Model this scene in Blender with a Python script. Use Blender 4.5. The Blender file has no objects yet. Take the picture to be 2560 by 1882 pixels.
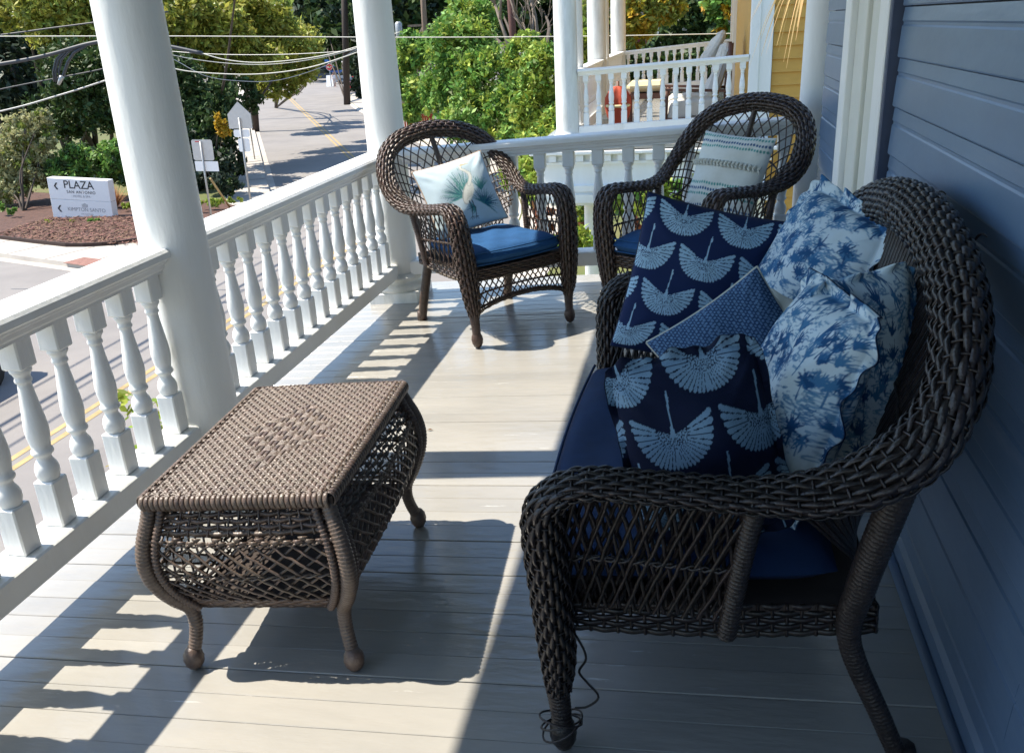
import bpy, math, random
import numpy as np
from mathutils import Vector, Matrix, Quaternion

random.seed(7); RNG = np.random.default_rng(7)
scene = bpy.context.scene
COL = scene.collection

# ------------------------------------------------------------------ camera, sky, sun, exposure
CAM_Z = 1.3                      # eye height above the porch boards
F_PX = 2200.0                    # focal length in pixels of a 2560 px wide picture
_c = np.array([1280., 941.])
def _axes():
    y = np.array([1750 - 1280., 50 - 941., F_PX]); y /= np.linalg.norm(y)
    d = np.array([1590 - 1280., 6500 - 941., F_PX]); d /= np.linalg.norm(d)
    d = d - y * (d @ y) * .5; y = y - d * (d @ y) / (d @ d)
    d /= np.linalg.norm(d); y /= np.linalg.norm(y)
    x = np.cross(y, -d)
    if x[0] < 0: x = -x
    return np.array([x, y, -d])
RM = _axes()                     # rows: world x, y, z seen in camera axes (right, down, forward)
def ray(px, py): return RM @ np.array([px - 1280., py - 941., F_PX])
def at(px, py, Y):
    d = ray(px, py); q = d * (Y / d[1]); return Vector((q[0], q[1], q[2] + CAM_Z))
GZ = -4.0                        # street level
def gnd(px, py, z=GZ):
    d = ray(px, py); q = d * ((z - CAM_Z) / d[2]); return Vector((q[0], q[1], z))

cd = bpy.data.cameras.new('camera'); cam = bpy.data.objects.new('camera', cd); COL.objects.link(cam)
cd.sensor_fit = 'HORIZONTAL'; cd.sensor_width = 36.0; cd.lens = 36.0 * F_PX / 2560.0
cd.clip_start = .05; cd.clip_end = 2000
_m = Matrix(((RM[0][0], -RM[0][1], -RM[0][2], 0), (RM[1][0], -RM[1][1], -RM[1][2], 0), (RM[2][0], -RM[2][1], -RM[2][2], CAM_Z), (0, 0, 0, 1)))
cam.matrix_world = _m
scene.camera = cam

SUN_EL = math.radians(57.5)
SUN_DIR = Vector((-math.cos(SUN_EL), -.03 * math.cos(SUN_EL), math.sin(SUN_EL))).normalized()   # towards the sun
w = bpy.data.worlds.new('World'); scene.world = w; w.use_nodes = True
nt = w.node_tree; bg = nt.nodes['Background']
sky = nt.nodes.new('ShaderNodeTexSky'); sky.sky_type = 'NISHITA'; sky.sun_disc = False
sky.sun_elevation = SUN_EL; sky.sun_rotation = math.radians(-92); sky.air_density = 1.2; sky.dust_density = .3; sky.ozone_density = 4.0
nt.links.new(sky.outputs[0], bg.inputs[0]); bg.inputs[1].default_value = .15
ld = bpy.data.lights.new('sun', 'SUN'); ld.energy = 5.0; ld.angle = math.radians(.53); ld.color = (1, .925, .80)
sun = bpy.data.objects.new('sun', ld); COL.objects.link(sun)
sun.rotation_euler = SUN_DIR.to_track_quat('Z', 'Y').to_euler(); sun.location = (-10, 0, 20)
scene.view_settings.view_transform = 'Standard'; scene.view_settings.look = 'None'
scene.view_settings.exposure = 0.92; scene.view_settings.gamma = 1.0
scene.view_settings.use_curve_mapping = False
scene.render.engine = 'CYCLES'
scene.cycles.max_bounces = 8; scene.cycles.diffuse_bounces = 4; scene.cycles.glossy_bounces = 3

# ------------------------------------------------------------------ helpers
S_TILT = .05                     # the porch boards fall outwards to shed rain
def fz(x): return S_TILT * x
TILT = Matrix.Rotation(-math.atan(S_TILT), 4, 'Y')

def tag(o, label=None, cat=None, group=None, kind=None):
    if label: o['label'] = label
    if cat: o['category'] = cat
    if group: o['group'] = group
    if kind: o['kind'] = kind
    return o
def thing(name, label, cat, loc=(0, 0, 0), group=None, mat=None):
    o = bpy.data.objects.new(name, None); COL.objects.link(o); o.empty_display_size = .1
    if mat is not None:
        o.location = mat.to_translation(); o.rotation_euler = mat.to_euler()
    else: o.location = loc
    return tag(o, label, cat, group)
def link(name, me, parent=None, stuff=False, label=None):
    o = bpy.data.objects.new(name, me); COL.objects.link(o)
    if parent: o.parent = parent
    if stuff: o['kind'] = 'stuff'
    if label: o['label'] = label
    return o
def copy_tree(o, parent=None):
    c = o.copy(); COL.objects.link(c)
    if parent: c.parent = parent
    for ch in list(o.children): copy_tree(ch, c)
    return c

class MB:
    """collects simple solids; build() makes ONE mesh"""
    def __init__(s): s.v = []; s.f = []; s.sm = []
    def add(s, vs, fs, smooth=False):
        b = len(s.v); s.v += [tuple(p) for p in vs]
        for f in fs: s.f.append(tuple(b + i for i in f)); s.sm.append(smooth)
    def box(s, c, d, M=None, bev=0):
        x, y, z = d[0] / 2, d[1] / 2, d[2] / 2
        if bev > 0:
            b = min(bev, x * .9, y * .9, z * .9)
            # chamfered box: three vertices at each corner
            vs = []; idx = {}
            for sx in (-1, 1):
                for sy in (-1, 1):
                    for sz in (-1, 1):
                        for k, p in enumerate(((x, y - b, z - b), (x - b, y, z - b), (x - b, y - b, z))):
                            idx[(sx, sy, sz, k)] = len(vs); vs.append((c[0] + sx * p[0], c[1] + sy * p[1], c[2] + sz * p[2]))
            fs = []
            I = lambda a, b_, c_, k: idx[(a, b_, c_, k)]
            for sg in (-1, 1):
                fs.append((I(sg, -1, -1, 0), I(sg, 1, -1, 0), I(sg, 1, 1, 0), I(sg, -1, 1, 0)))
                fs.append((I(-1, sg, -1, 1), I(1, sg, -1, 1), I(1, sg, 1, 1), I(-1, sg, 1, 1)))
                fs.append((I(-1, -1, sg, 2), I(1, -1, sg, 2), I(1, 1, sg, 2), I(-1, 1, sg, 2)))
            for a in (-1, 1):
                for b_ in (-1, 1):
                    fs.append((I(a, b_, -1, 0), I(a, b_, 1, 0), I(a, b_, 1, 1), I(a, b_, -1, 1)))
                    fs.append((I(a, -1, b_, 0), I(a, 1, b_, 0), I(a, 1, b_, 2), I(a, -1, b_, 2)))
                    fs.append((I(-1, a, b_, 1), I(1, a, b_, 1), I(1, a, b_, 2), I(-1, a, b_, 2)))
                    for c_ in (-1, 1): fs.append((I(a, b_, c_, 0), I(a, b_, c_, 1), I(a, b_, c_, 2)))
        else:
            vs = [(c[0] + sx * x, c[1] + sy * y, c[2] + sz * z) for sx in (-1, 1) for sy in (-1, 1) for sz in (-1, 1)]
            fs = [(0, 1, 3, 2), (4, 6, 7, 5), (0, 4, 5, 1), (2, 3, 7, 6), (0, 2, 6, 4), (1, 5, 7, 3)]
        if M is not None: vs = [M @ Vector(p) for p in vs]
        s.add(vs, fs); return s
    def lathe(s, prof, c=(0, 0, 0), n=20, smooth=True, M=None):
        vs = []; fs = []
        for r, z in prof:
            for k in range(n):
                a = 2 * math.pi * k / n; vs.append((c[0] + r * math.cos(a), c[1] + r * math.sin(a), c[2] + z))
        for i in range(len(prof) - 1):
            for k in range(n):
                k2 = (k + 1) % n; fs.append((i * n + k, i * n + k2, (i + 1) * n + k2, (i + 1) * n + k))
        fs.append(tuple(range(n))[::-1]); fs.append(tuple((len(prof) - 1) * n + k for k in range(n)))
        if M is not None: vs = [M @ Vector(p) for p in vs]
        s.add(vs, fs, smooth); return s
    def tube(s, pts, r, n=8, smooth=True, cap=True, sx=1.0):
        P = [Vector(p) for p in pts]; R = r if hasattr(r, '__len__') else [r] * len(P)
        vs = []; fs = []; prev = None
        for i, p in enumerate(P):
            t = (P[min(i + 1, len(P) - 1)] - P[max(i - 1, 0)]).normalized()
            if prev is None:
                up = Vector((0, 0, 1)) if abs(t.z) < .9 else Vector((0, 1, 0))
                u = t.cross(up).normalized()
            else: u = (prev - t * prev.dot(t)).normalized()
            prev = u; v = t.cross(u)
            for k in range(n):
                a = 2 * math.pi * k / n; vs.append(p + u * (R[i] * math.cos(a) * sx) + v * (R[i] * math.sin(a)))
        for i in range(len(P) - 1):
            for k in range(n):
                k2 = (k + 1) % n; fs.append((i * n + k, i * n + k2, (i + 1) * n + k2, (i + 1) * n + k))
        if cap: fs.append(tuple(range(n))[::-1]); fs.append(tuple((len(P) - 1) * n + k for k in range(n)))
        s.add(vs, fs, smooth); return s
    def prism(s, poly, z0, z1, M=None):
        n = len(poly); vs = [(p[0], p[1], z0) for p in poly] + [(p[0], p[1], z1) for p in poly]
        fs = [tuple(range(n))[::-1], tuple(range(n, 2 * n))] + [(i, (i + 1) % n, n + (i + 1) % n, n + i) for i in range(n)]
        if M is not None: vs = [M @ Vector(p) for p in vs]
        s.add(vs, fs); return s
    def extrude(s, prof, a, b, axis_u, axis_v):
        """profile (u,v) swept straight from point a to b"""
        a, b, U, V = Vector(a), Vector(b), Vector(axis_u), Vector(axis_v); n = len(prof)
        vs = [a + U * p[0] + V * p[1] for p in prof] + [b + U * p[0] + V * p[1] for p in prof]
        fs = [tuple(range(n))[::-1], tuple(range(n, 2 * n))] + [(i, (i + 1) % n, n + (i + 1) % n, n + i) for i in range(n)]
        s.add(vs, fs); return s
    def mesh(s, name, mat):
        me = bpy.data.meshes.new(name); me.from_pydata(s.v, [], s.f)
        me.polygons.foreach_set('use_smooth', s.sm)
        if mat: me.materials.append(mat)
        me.update()
        import bmesh
        bm = bmesh.new(); bm.from_mesh(me); bmesh.ops.recalc_face_normals(bm, faces=bm.faces); bm.to_mesh(me); bm.free()
        return me
    def build(s, name, mat, parent=None, stuff=False, label=None): return link(name, s.mesh(name, mat), parent, stuff, label)

def np_mesh(name, V, Q, mat, smooth=True, col=None):
    V = np.asarray(V, dtype=np.float32).reshape(-1, 3); Q = np.asarray(Q, dtype=np.int32).reshape(-1, 4)
    me = bpy.data.meshes.new(name)
    me.vertices.add(len(V)); me.vertices.foreach_set('co', V.ravel())
    me.loops.add(Q.size); me.loops.foreach_set('vertex_index', Q.ravel())
    me.polygons.add(len(Q)); me.polygons.foreach_set('loop_start', np.arange(0, Q.size, 4, dtype=np.int32))
    try: me.polygons.foreach_set('loop_total', np.full(len(Q), 4, dtype=np.int32))
    except Exception: pass
    me.polygons.foreach_set('use_smooth', np.full(len(Q), smooth, dtype=bool))
    if col is not None:
        ca = me.color_attributes.new('Col', 'FLOAT_COLOR', 'POINT')
        ca.data.foreach_set('color', np.concatenate([np.asarray(col, dtype=np.float32), np.ones((len(V), 1), np.float32)], 1).ravel())
    if mat: me.materials.append(mat)
    me.update(calc_edges=True); me.validate(); return me

# ------------------------------------------------------------------ materials
def srgb(r, g, b):
    return tuple(((c / 255) / 12.92 if c / 255 <= .04045 else ((c / 255 + .055) / 1.055) ** 2.4) for c in (r, g, b))
def mat(name, color, rough=.6, var=.0, vscale=8., bump=.0, bscale=60., spec=.5, color2=None, trans=0., island=0., stretch=None, metal=0., attr=None, coord='Object', detail=6., coat=0.):
    m = bpy.data.materials.new(name); m.use_nodes = True; N = m.node_tree.nodes; L = m.node_tree.links
    b = N['Principled BSDF']; b.inputs['Roughness'].default_value = rough; b.inputs['Metallic'].default_value = metal
    b.inputs['Specular IOR Level'].default_value = spec
    b.inputs['Coat Weight'].default_value = coat
    tc = N.new('ShaderNodeTexCoord'); src = tc.outputs[coord]
    if stretch:
        mp = N.new('ShaderNodeMapping'); mp.inputs['Scale'].default_value = stretch; L.new(src, mp.inputs[0]); src = mp.outputs[0]
    colsock = None
    if attr:
        at_ = N.new('ShaderNodeAttribute'); at_.attribute_name = attr; colsock = at_.outputs['Color']
    c2 = color2 if color2 else tuple(c * (1 - var) for c in color)
    if var > 0 or color2:
        nz = N.new('ShaderNodeTexNoise'); nz.inputs['Scale'].default_value = vscale; nz.inputs['Detail'].default_value = detail; nz.inputs['Roughness'].default_value = .62
        L.new(src, nz.inputs['Vector'])
        rp = N.new('ShaderNodeValToRGB'); rp.color_ramp.elements[0].position = .32; rp.color_ramp.elements[1].position = .68
        rp.color_ramp.elements[0].color = (*c2, 1); rp.color_ramp.elements[1].color = (*color, 1)
        L.new(nz.outputs[0], rp.inputs[0])
        if colsock is None: colsock = rp.outputs[0]
        else:
            mx = N.new('ShaderNodeMixRGB'); mx.blend_type = 'MULTIPLY'; mx.inputs[0].default_value = 1
            L.new(colsock, mx.inputs[1]); L.new(rp.outputs[0], mx.inputs[2]); colsock = mx.outputs[0]
    if island > 0:
        g = N.new('ShaderNodeNewGeometry'); hs = N.new('ShaderNodeHueSaturation')
        mr = N.new('ShaderNodeMapRange'); mr.inputs['To Min'].default_value = 1 - island; mr.inputs['To Max'].default_value = 1 + island
        L.new(g.outputs['Random Per Island'], mr.inputs[0]); L.new(mr.outputs[0], hs.inputs['Value'])
        mr2 = N.new('ShaderNodeMapRange'); mr2.inputs['To Min'].default_value = .5 - island * .05; mr2.inputs['To Max'].default_value = .5 + island * .06
        mt = N.new('ShaderNodeMath'); mt.operation = 'FRACT'; mt2 = N.new('ShaderNodeMath'); mt2.operation = 'MULTIPLY'; mt2.inputs[1].default_value = 7.31
        L.new(g.outputs['Random Per Island'], mt2.inputs[0]); L.new(mt2.outputs[0], mt.inputs[0]); L.new(mt.outputs[0], mr2.inputs[0]); L.new(mr2.outputs[0], hs.inputs['Hue'])
        if colsock is not None: L.new(colsock, hs.inputs['Color'])
        else: hs.inputs['Color'].default_value = (*color, 1)
        colsock = hs.outputs[0]
    if colsock is not None: L.new(colsock, b.inputs['Base Color'])
    else: b.inputs['Base Color'].default_value = (*color, 1)
    if bump > 0:
        nb = N.new('ShaderNodeTexNoise'); nb.inputs['Scale'].default_value = bscale; nb.inputs['Detail'].default_value = 5
        L.new(src, nb.inputs['Vector']); bp = N.new('ShaderNodeBump'); bp.inputs['Strength'].default_value = bump; bp.inputs['Distance'].default_value = .01
        L.new(nb.outputs[0], bp.inputs['Height']); L.new(bp.outputs[0], b.inputs['Normal'])
    if trans > 0:
        t = N.new('ShaderNodeBsdfTranslucent'); ms = N.new('ShaderNodeMixShader'); ms.inputs[0].default_value = trans
        if colsock is not None: L.new(colsock, t.inputs[0])
        else: t.inputs[0].default_value = (*color, 1)
        L.new(b.outputs[0], ms.inputs[1]); L.new(t.outputs[0], ms.inputs[2]); L.new(ms.outputs[0], N['Material Output'].inputs[0])
    return m

M_WHITE = mat('white_paint', (.85, .86, .845), .42, color2=(.79, .79, .76), vscale=5, bump=.22, bscale=45, stretch=(1, 1, .25))
M_WHITE_OLD = mat('weathered_white_paint', (.78, .79, .77), .5, color2=(.60, .60, .56), vscale=14, bump=.25, bscale=70, stretch=(1, 1, .2))
M_FLOOR = mat('grey_floor_paint', (.345, .328, .296), .22, color2=(.295, .285, .262), vscale=5, bump=.30, bscale=26, stretch=(.35, 1.4, 1), coat=.15)
def wear(m, col, scale, stretch, lo, hi, dark=None):
    N = m.node_tree.nodes; L = m.node_tree.links; b = N['Principled BSDF']; src = b.inputs['Base Color'].links[0].from_socket
    tc = N.new('ShaderNodeTexCoord'); mp = N.new('ShaderNodeMapping'); mp.inputs['Scale'].default_value = stretch; L.new(tc.outputs['Object'], mp.inputs[0])
    nz = N.new('ShaderNodeTexNoise'); nz.inputs['Scale'].default_value = scale; nz.inputs['Detail'].default_value = 9; nz.inputs['Roughness'].default_value = .7; L.new(mp.outputs[0], nz.inputs['Vector'])
    rp = N.new('ShaderNodeValToRGB'); rp.color_ramp.elements[0].position = lo; rp.color_ramp.elements[1].position = hi; L.new(nz.outputs[0], rp.inputs[0])
    mx = N.new('ShaderNodeMixRGB'); L.new(rp.outputs[0], mx.inputs[0]); L.new(src, mx.inputs[1]); mx.inputs[2].default_value = (*col, 1); L.new(mx.outputs[0], b.inputs['Base Color'])
def piece_tone(m, amt):
    N = m.node_tree.nodes; L = m.node_tree.links; b = N['Principled BSDF']; src = b.inputs['Base Color'].links[0].from_socket
    oi = N.new('ShaderNodeObjectInfo'); mr = N.new('ShaderNodeMapRange'); mr.inputs['To Min'].default_value = 1 - amt; mr.inputs['To Max'].default_value = 1 + amt; L.new(oi.outputs['Random'], mr.inputs[0])
    hs = N.new('ShaderNodeHueSaturation'); L.new(mr.outputs[0], hs.inputs['Value']); L.new(src, hs.inputs['Color']); L.new(hs.outputs[0], b.inputs['Base Color'])
wear(M_FLOOR, (.52, .52, .50), 14, (.22, 2.2, 1), .655, .70); wear(M_FLOOR, (.13, .115, .10), 5, (.5, 3, 1), .70, .80); piece_tone(M_FLOOR, .06); piece_tone(M_WHITE, .03)
wear(M_WHITE, (.52, .50, .43), 3.2, (1, 1, .35), .60, .86); wear(M_WHITE, (.34, .31, .26), 30, (1, 1, .12), .70, .80); wear(M_WHITE_OLD, (.45, .40, .33), 34, (1, 1, .22), .62, .74)
M_SIDING = mat('blue_grey_siding_paint', (.13, .205, .32), .34, color2=(.108, .17, .27), vscale=6, bump=.12, bscale=30, stretch=(1, .3, 1))
piece_tone(M_SIDING, .05); wear(M_SIDING, (.22, .26, .34), 5, (1, .12, 3), .58, .85)
M_NAVYTRIM = mat('navy_trim_paint', (.06, .08, .14), .5, var=.25, bump=.1)
M_CASING = mat('cream_white_casing', (.72, .72, .66), .45, color2=(.62, .62, .54), vscale=5, bump=.1, stretch=(1, 1, .15))
M_CEIL = mat('shade_tint_ceiling_blue', (.17, .27, .34), .6, var=.1)  # ceiling out of view, blue chosen to darken and cool the porch shade
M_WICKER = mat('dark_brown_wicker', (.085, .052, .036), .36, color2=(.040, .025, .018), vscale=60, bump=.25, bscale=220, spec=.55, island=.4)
M_WICKERSHADE = mat('shaded_wicker', (.030, .021, .018), .34, color2=(.014, .010, .009), vscale=60, bump=.25, bscale=220, spec=.5, island=.45)  # the chairs' wicker again, with the settee's shade put into the colour
M_RESIN = mat('grey_brown_table_wicker', (.145, .105, .083), .36, color2=(.095, .068, .054), vscale=50, bump=.2, bscale=220, spec=.5, island=.25)
M_NAVYSHADE = mat('shaded_navy_canvas', (.008, .030, .092), .8, var=.25, vscale=14, bump=.25, bscale=700, spec=.25)  # chair cushion canvas darkened, painting in the shade on the settee
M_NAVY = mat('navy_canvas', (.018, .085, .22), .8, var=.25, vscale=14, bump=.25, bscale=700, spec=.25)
M_PRINT = mat('printed_cotton', (1, 1, 1), .85, color2=(.90, .90, .88), vscale=20, bump=.25, bscale=600, spec=.2, attr='Col')
M_CREAM = mat('cream_linen', (.62, .62, .54), .85, var=.12, bump=.3, bscale=500, spec=.2)
M_PIPING = mat('navy_piping', (.012, .022, .06), .8, var=.2)
M_ROPE = mat('tan_piping', (.50, .36, .26), .8, var=.2)
M_ASPHALT = mat('sun_bleached_asphalt', (.25, .23, .213), .9, color2=(.195, .18, .17), vscale=.45, bump=.3, bscale=30, detail=12.)
M_CONC = mat('pale_concrete', (.48, .44, .385), .9, color2=(.38, .34, .30), vscale=1.1, bump=.2, bscale=20, detail=10.)
M_YELLOW = mat('yellow_road_paint', (.46, .33, .15), .85, var=.35, vscale=3)
M_MULCH = mat('red_brown_mulch', (.125, .062, .043), .95, color2=(.05, .025, .019), vscale=9, bump=1., bscale=30, detail=12.)
M_MULCHCHIP = mat('mulch_chips', (.17, .088, .062), .95, island=.5)
M_TACTILE = mat('red_tactile_paving', (.36, .19, .15), .9, var=.3, vscale=6)
M_GRASS = mat('lawn_green', (.085, .125, .03), .95, color2=(.14, .12, .045), vscale=1.2, bump=.8, bscale=20, detail=10.)
M_BARK = mat('grey_bark', (.11, .085, .065), .95, var=.5, vscale=10, bump=.8, bscale=25, stretch=(1, 1, .2))
M_POLEWOOD = mat('weathered_pole_wood', (.27, .19, .14), .9, var=.4, vscale=10, bump=.3, stretch=(1, 1, .1))
M_POLEDARK = mat('dark_pole_wood', (.055, .04, .033), .9, var=.3, vscale=10, stretch=(1, 1, .1))
M_STEEL = mat('galvanised_steel', (.42, .42, .41), .45, var=.2, metal=.6)
M_SIGNBACK = mat('bare_aluminium_sign_back', (.55, .53, .51), .5, var=.1, metal=.2)
M_SIGNWHITE = mat('white_sign_face', (.82, .82, .82), .4, var=.03)
M_INK = mat('black_sign_lettering', (.02, .022, .03), .5, var=.1)
M_INKGREY = mat('grey_sign_lettering', (.30, .31, .33), .5, var=.1)
M_RED = mat('stop_sign_red', (.55, .025, .03), .4, var=.05)
M_CABLE = mat('black_cable_sheath', (.035, .04, .05), .5, var=.2)
M_CABLELIT = mat('pale_cable', (.62, .60, .52), .5, var=.1)
M_YSIDING = mat('ochre_yellow_siding', (.62, .345, .065), .55, color2=(.53, .285, .05), vscale=7, bump=.1, stretch=(.3, 1, 1))
M_TEAK = mat('reddish_brown_wood', (.16, .07, .045), .55, var=.35, vscale=8, stretch=(.2, 1, 1))
M_CLOTHW = mat('off_white_slipcover', (.66, .64, .58), .9, color2=(.52, .50, .45), vscale=5, bump=.6, bscale=9)
M_BUTTER = mat('butter_yellow_cushion', (.68, .58, .34), .85, var=.15, bump=.4, bscale=9)
M_UMBRED = mat('brick_red_canvas', (.42, .065, .03), .85, var=.25, vscale=8, bump=.5, bscale=12)
M_STRAW = mat('dry_straw_blades', (.58, .40, .18), .8, island=.25, trans=.3)
M_GLASS = mat('dark_window_glass', (.02, .025, .03), .08, var=.1, spec=.6)
M_TYRE = mat('black_rubber', (.02, .02, .02), .8, var=.1)
wear(M_ASPHALT, (.13, .12, .115), .55, (1, .35, 1), .60, .80); wear(M_ASPHALT, (.10, .095, .09), 1.6, (3, .12, 1), .68, .74); wear(M_CONC, (.27, .24, .21), 1.3, (1, 1, 1), .58, .80)
def leafmat(n, c, isl=.35, tr=.3): return mat(n, c, .55, island=isl, trans=tr, spec=.3)
L_YEL = leafmat('yellow_green_leaves', (.34, .345, .06), .5)
L_OLIVE = leafmat('olive_green_leaves', (.22, .27, .055), .45)
L_GREEN = leafmat('fresh_green_leaves', (.17, .30, .06), .45)
L_LIME = leafmat('lime_green_leaves', (.30, .38, .06), .45)
L_DARK = leafmat('dark_green_shade_leaves', (.05, .085, .024), .5, .2)  # dark green with the shade under overhanging crowns put into the colour
L_DEEP = leafmat('deep_blue_green_shade_leaves', (.024, .042, .022), .5, .1)  # deepest leaf tone, shade within the dark tree masses painted in
L_SILVER = leafmat('pale_silver_olive_leaves', (.38, .37, .18), .3)
L_ORANGE = leafmat('golden_leaves', (.50, .32, .03), .4)
L_RUST = leafmat('rust_groundcover', (.20, .075, .035), .4)

# ================================================================== SETTING: ground, streets, pavements
def sheet(name, poly, z, m, kind='structure', thick=None):
    b = MB()
    if thick: b.prism(poly, z - thick, z)
    else:
        n = len(poly); b.add([(p[0], p[1], z) for p in poly], [tuple(range(n))])
    o = b.build(name, m); o['kind'] = kind; return o
sheet('ground', [(-700, -300), (700, -300), (700, 900), (-700, 900)], GZ - .03, M_GRASS)
sheet('street_road', [(-140, -40), (-3.0, -40), (-3.0, 240), (-140, 240)], GZ, M_ASPHALT)

TD = Vector((-.465, .885, 0)); TN = Vector((.885, .465, 0))     # direction of the far street and its normal
def rd(n, t): p = TN * n + TD * t; return (p.x, p.y)
# corner island on the left: kerb, pavement, planting bed
cs = lambda u: (-16.4 + .944 * u, 20.16 - .33 * u)
def arc_pts(p0, p1, p2, n=10):
    P0, P1, P2 = Vector((*p0, 0)), Vector((*p1, 0)), Vector((*p2, 0)); out = []
    for i in range(n + 1):
        t = i / n; q = P0 * (1 - t) ** 2 + P1 * 2 * t * (1 - t) + P2 * t * t; out.append((q.x, q.y))
    return out
corner = arc_pts(cs(1.3), cs(6.0), rd(.46, 30), 12)
isl = [cs(-70), *corner, rd(.46, 150), rd(-90, 150), cs(-90)]
sheet('corner_pavement', isl, GZ + .13, M_CONC, thick=.16)
gut = [cs(-70), *corner, rd(.46, 150)]
# kerb stone line and pavement joints
kb = MB()
for i in range(len(gut) - 1):
    a = Vector((*gut[i], GZ)); b_ = Vector((*gut[i + 1], GZ)); d = (b_ - a).normalized(); nrm = Vector((d.y, -d.x, 0))
    kb.extrude([(0, 0), (.28, 0), (.28, .012), (.02, .02), (0, .14)], a, b_, nrm, (0, 0, 1))
k_ = kb.build('kerb', M_CONC); k_['kind'] = 'structure'
bedin = arc_pts((-17.74, 21.97), (-14.6, 21.6), (-14.9, 27.2), 10)
bed = [(-21.0, 23.1), (-19.2, 22.45), *bedin, rd(-1.25, 33), rd(-30, 60), (-60, 40)]
sheet('mulch_bed', bed, GZ + .17, M_MULCH, thick=.05)
sheet('lawn_strip', [rd(-1.25, 33), rd(-1.25, 150), rd(-89, 150), (-62, 42), rd(-30, 60)], GZ + .175, M_GRASS, thick=.05)
# loose chips on the bed (uncountable)
vs = []; fs = []
for i in range(5200):
    t = random.random(); u = random.random()
    x = -21.5 + 7.2 * t; y0 = 23.1 - (x + 21) * .33 if x < -17.7 else 21.95
    y = y0 + .12 + u * 3.6
    if x > -15.0: continue
    a = random.random() * 6.28; l = random.uniform(.03, .085); ww = .014; tz = random.uniform(-.02, .03)
    dx, dy = math.cos(a) * l, math.sin(a) * l; nx, ny = -math.sin(a) * ww, math.cos(a) * ww; z = GZ + .176 + random.uniform(0, .03)
    b0 = len(vs); vs += [(x - dx - nx, y - dy - ny, z), (x + dx - nx, y + dy - ny, z + tz), (x + dx + nx, y + dy + ny, z + tz + .008), (x - dx + nx, y - dy + ny, z + .008)]; fs.append((b0, b0 + 1, b0 + 2, b0 + 3))
o = link('mulch_chips', np_mesh('mulch_chips', vs, fs, M_MULCHCHIP, False)); o['kind'] = 'stuff'
# edging along the bed, slab joints, ramp, double yellow lines
eb = MB(); edge = [(-40, 29.6), (-21.0, 23.1), (-19.2, 22.45), *bedin]
for i in range(len(edge) - 1):
    a = Vector((*edge[i], GZ)); b_ = Vector((*edge[i + 1], GZ)); d = (b_ - a).normalized()
    eb.extrude([(-.03, .12), (.03, .12), (.03, .235), (-.03, .235)], a, b_, (d.y, -d.x, 0), (0, 0, 1))
o = eb.build('bed_edging', mat('dark_edging_timber', (.05, .028, .022), .9, var=.3)); o['kind'] = 'structure'
jb = MB()
for u in (-6.4, -4.6, -2.8, -1.0, .6):
    p = Vector((*cs(u), 0)); d = Vector((.33, .944, 0)); jb.box((0, 0, 0), (.02, 2.0, .004), Matrix.Translation((p.x + d.x * 1.0, p.y + d.y * 1.0, GZ + .134)) @ Matrix.Rotation(math.atan2(-.33, .944), 4, 'Z'))
for t in range(28, 60, 2):
    p = TN * -.4 + TD * t; jb.box((0, 0, 0), (1.6, .02, .004), Matrix.Translation((p.x, p.y, GZ + .134)) @ Matrix.Rotation(math.atan2(.465, .885), 4, 'Z'))
o = jb.build('pavement_joint', mat('dark_joint', (.16, .13, .11), .9, var=.2)); o['kind'] = 'structure'
p0, p1 = gnd(192, 657), gnd(253, 648)
rmp = MB(); c0 = gnd(222, 655, GZ + .138); rmp.box((0, 0, 0), (1.3, .62, .01), Matrix.Translation(c0) @ Matrix.Rotation(math.atan2(-.33, .944), 4, 'Z'))
RZ = Matrix.Translation(c0) @ Matrix.Rotation(math.atan2(-.33, .944), 4, 'Z')
for i in range(16):
    for j in range(7): rmp.box((-.6 + i * .08, -.26 + j * .085, .008), (.03, .03, .008), RZ)
o = rmp.build('tactile_paving', M_TACTILE); o['kind'] = 'structure'
yl = MB()
for off in (-.12, .12):
    pts = [(-9.3 + off, -40), (-9.3 + off, 22)] + arc_pts((-9.3 + off, 22), (-9.3 + off, 28.5), rd(4.57 + off, 36), 10)[1:] + [rd(4.57 + off, 118)]
    for i in range(len(pts) - 1):
        a, b_ = Vector((*pts[i], GZ + .005)), Vector((*pts[i + 1], GZ + .005)); d = (b_ - a).normalized(); n_ = Vector((d.y, -d.x, 0)) * .055
        yl.add([a - n_, a + n_, b_ + n_, b_ - n_], [(0, 1, 2, 3)])
o = yl.build('centre_line', M_YELLOW); o['kind'] = 'structure'
# right hand land: yards in front of the two houses, then the far side of the street
rk = [(-5.0, -40), (-5.0, 24)] + arc_pts((-5.0, 24), (-5.0, 29), rd(8.7, 36), 10)[1:] + [rd(8.7, 72)] + arc_pts(rd(8.7, 72), rd(8.9, 92), rd(13, 100), 8)[1:] + [(60, 140), (120, 140), (120, -40)]
sheet('front_yard', rk, GZ + .12, M_GRASS, thick=.14)
pv = MB(); q = [(-4.95, -40), (-4.95, 24)] + arc_pts((-4.95, 24), (-4.95, 29), rd(8.75, 36), 10)[1:] + [rd(8.75, 72)] + arc_pts(rd(8.75, 72), rd(8.95, 92), rd(13, 99.5), 8)[1:]
for i in range(len(q) - 1):
    a = Vector((*q[i], GZ + .128)); b_ = Vector((*q[i + 1], GZ + .128)); d = (b_ - a).normalized(); n_ = Vector((d.y, -d.x, 0)) * 1.7
    pv.add([a, a + n_, b_ + n_, b_], [(0, 1, 2, 3)])
o = pv.build('street_pavement', M_CONC); o['kind'] = 'structure'
kb = MB()
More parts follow.
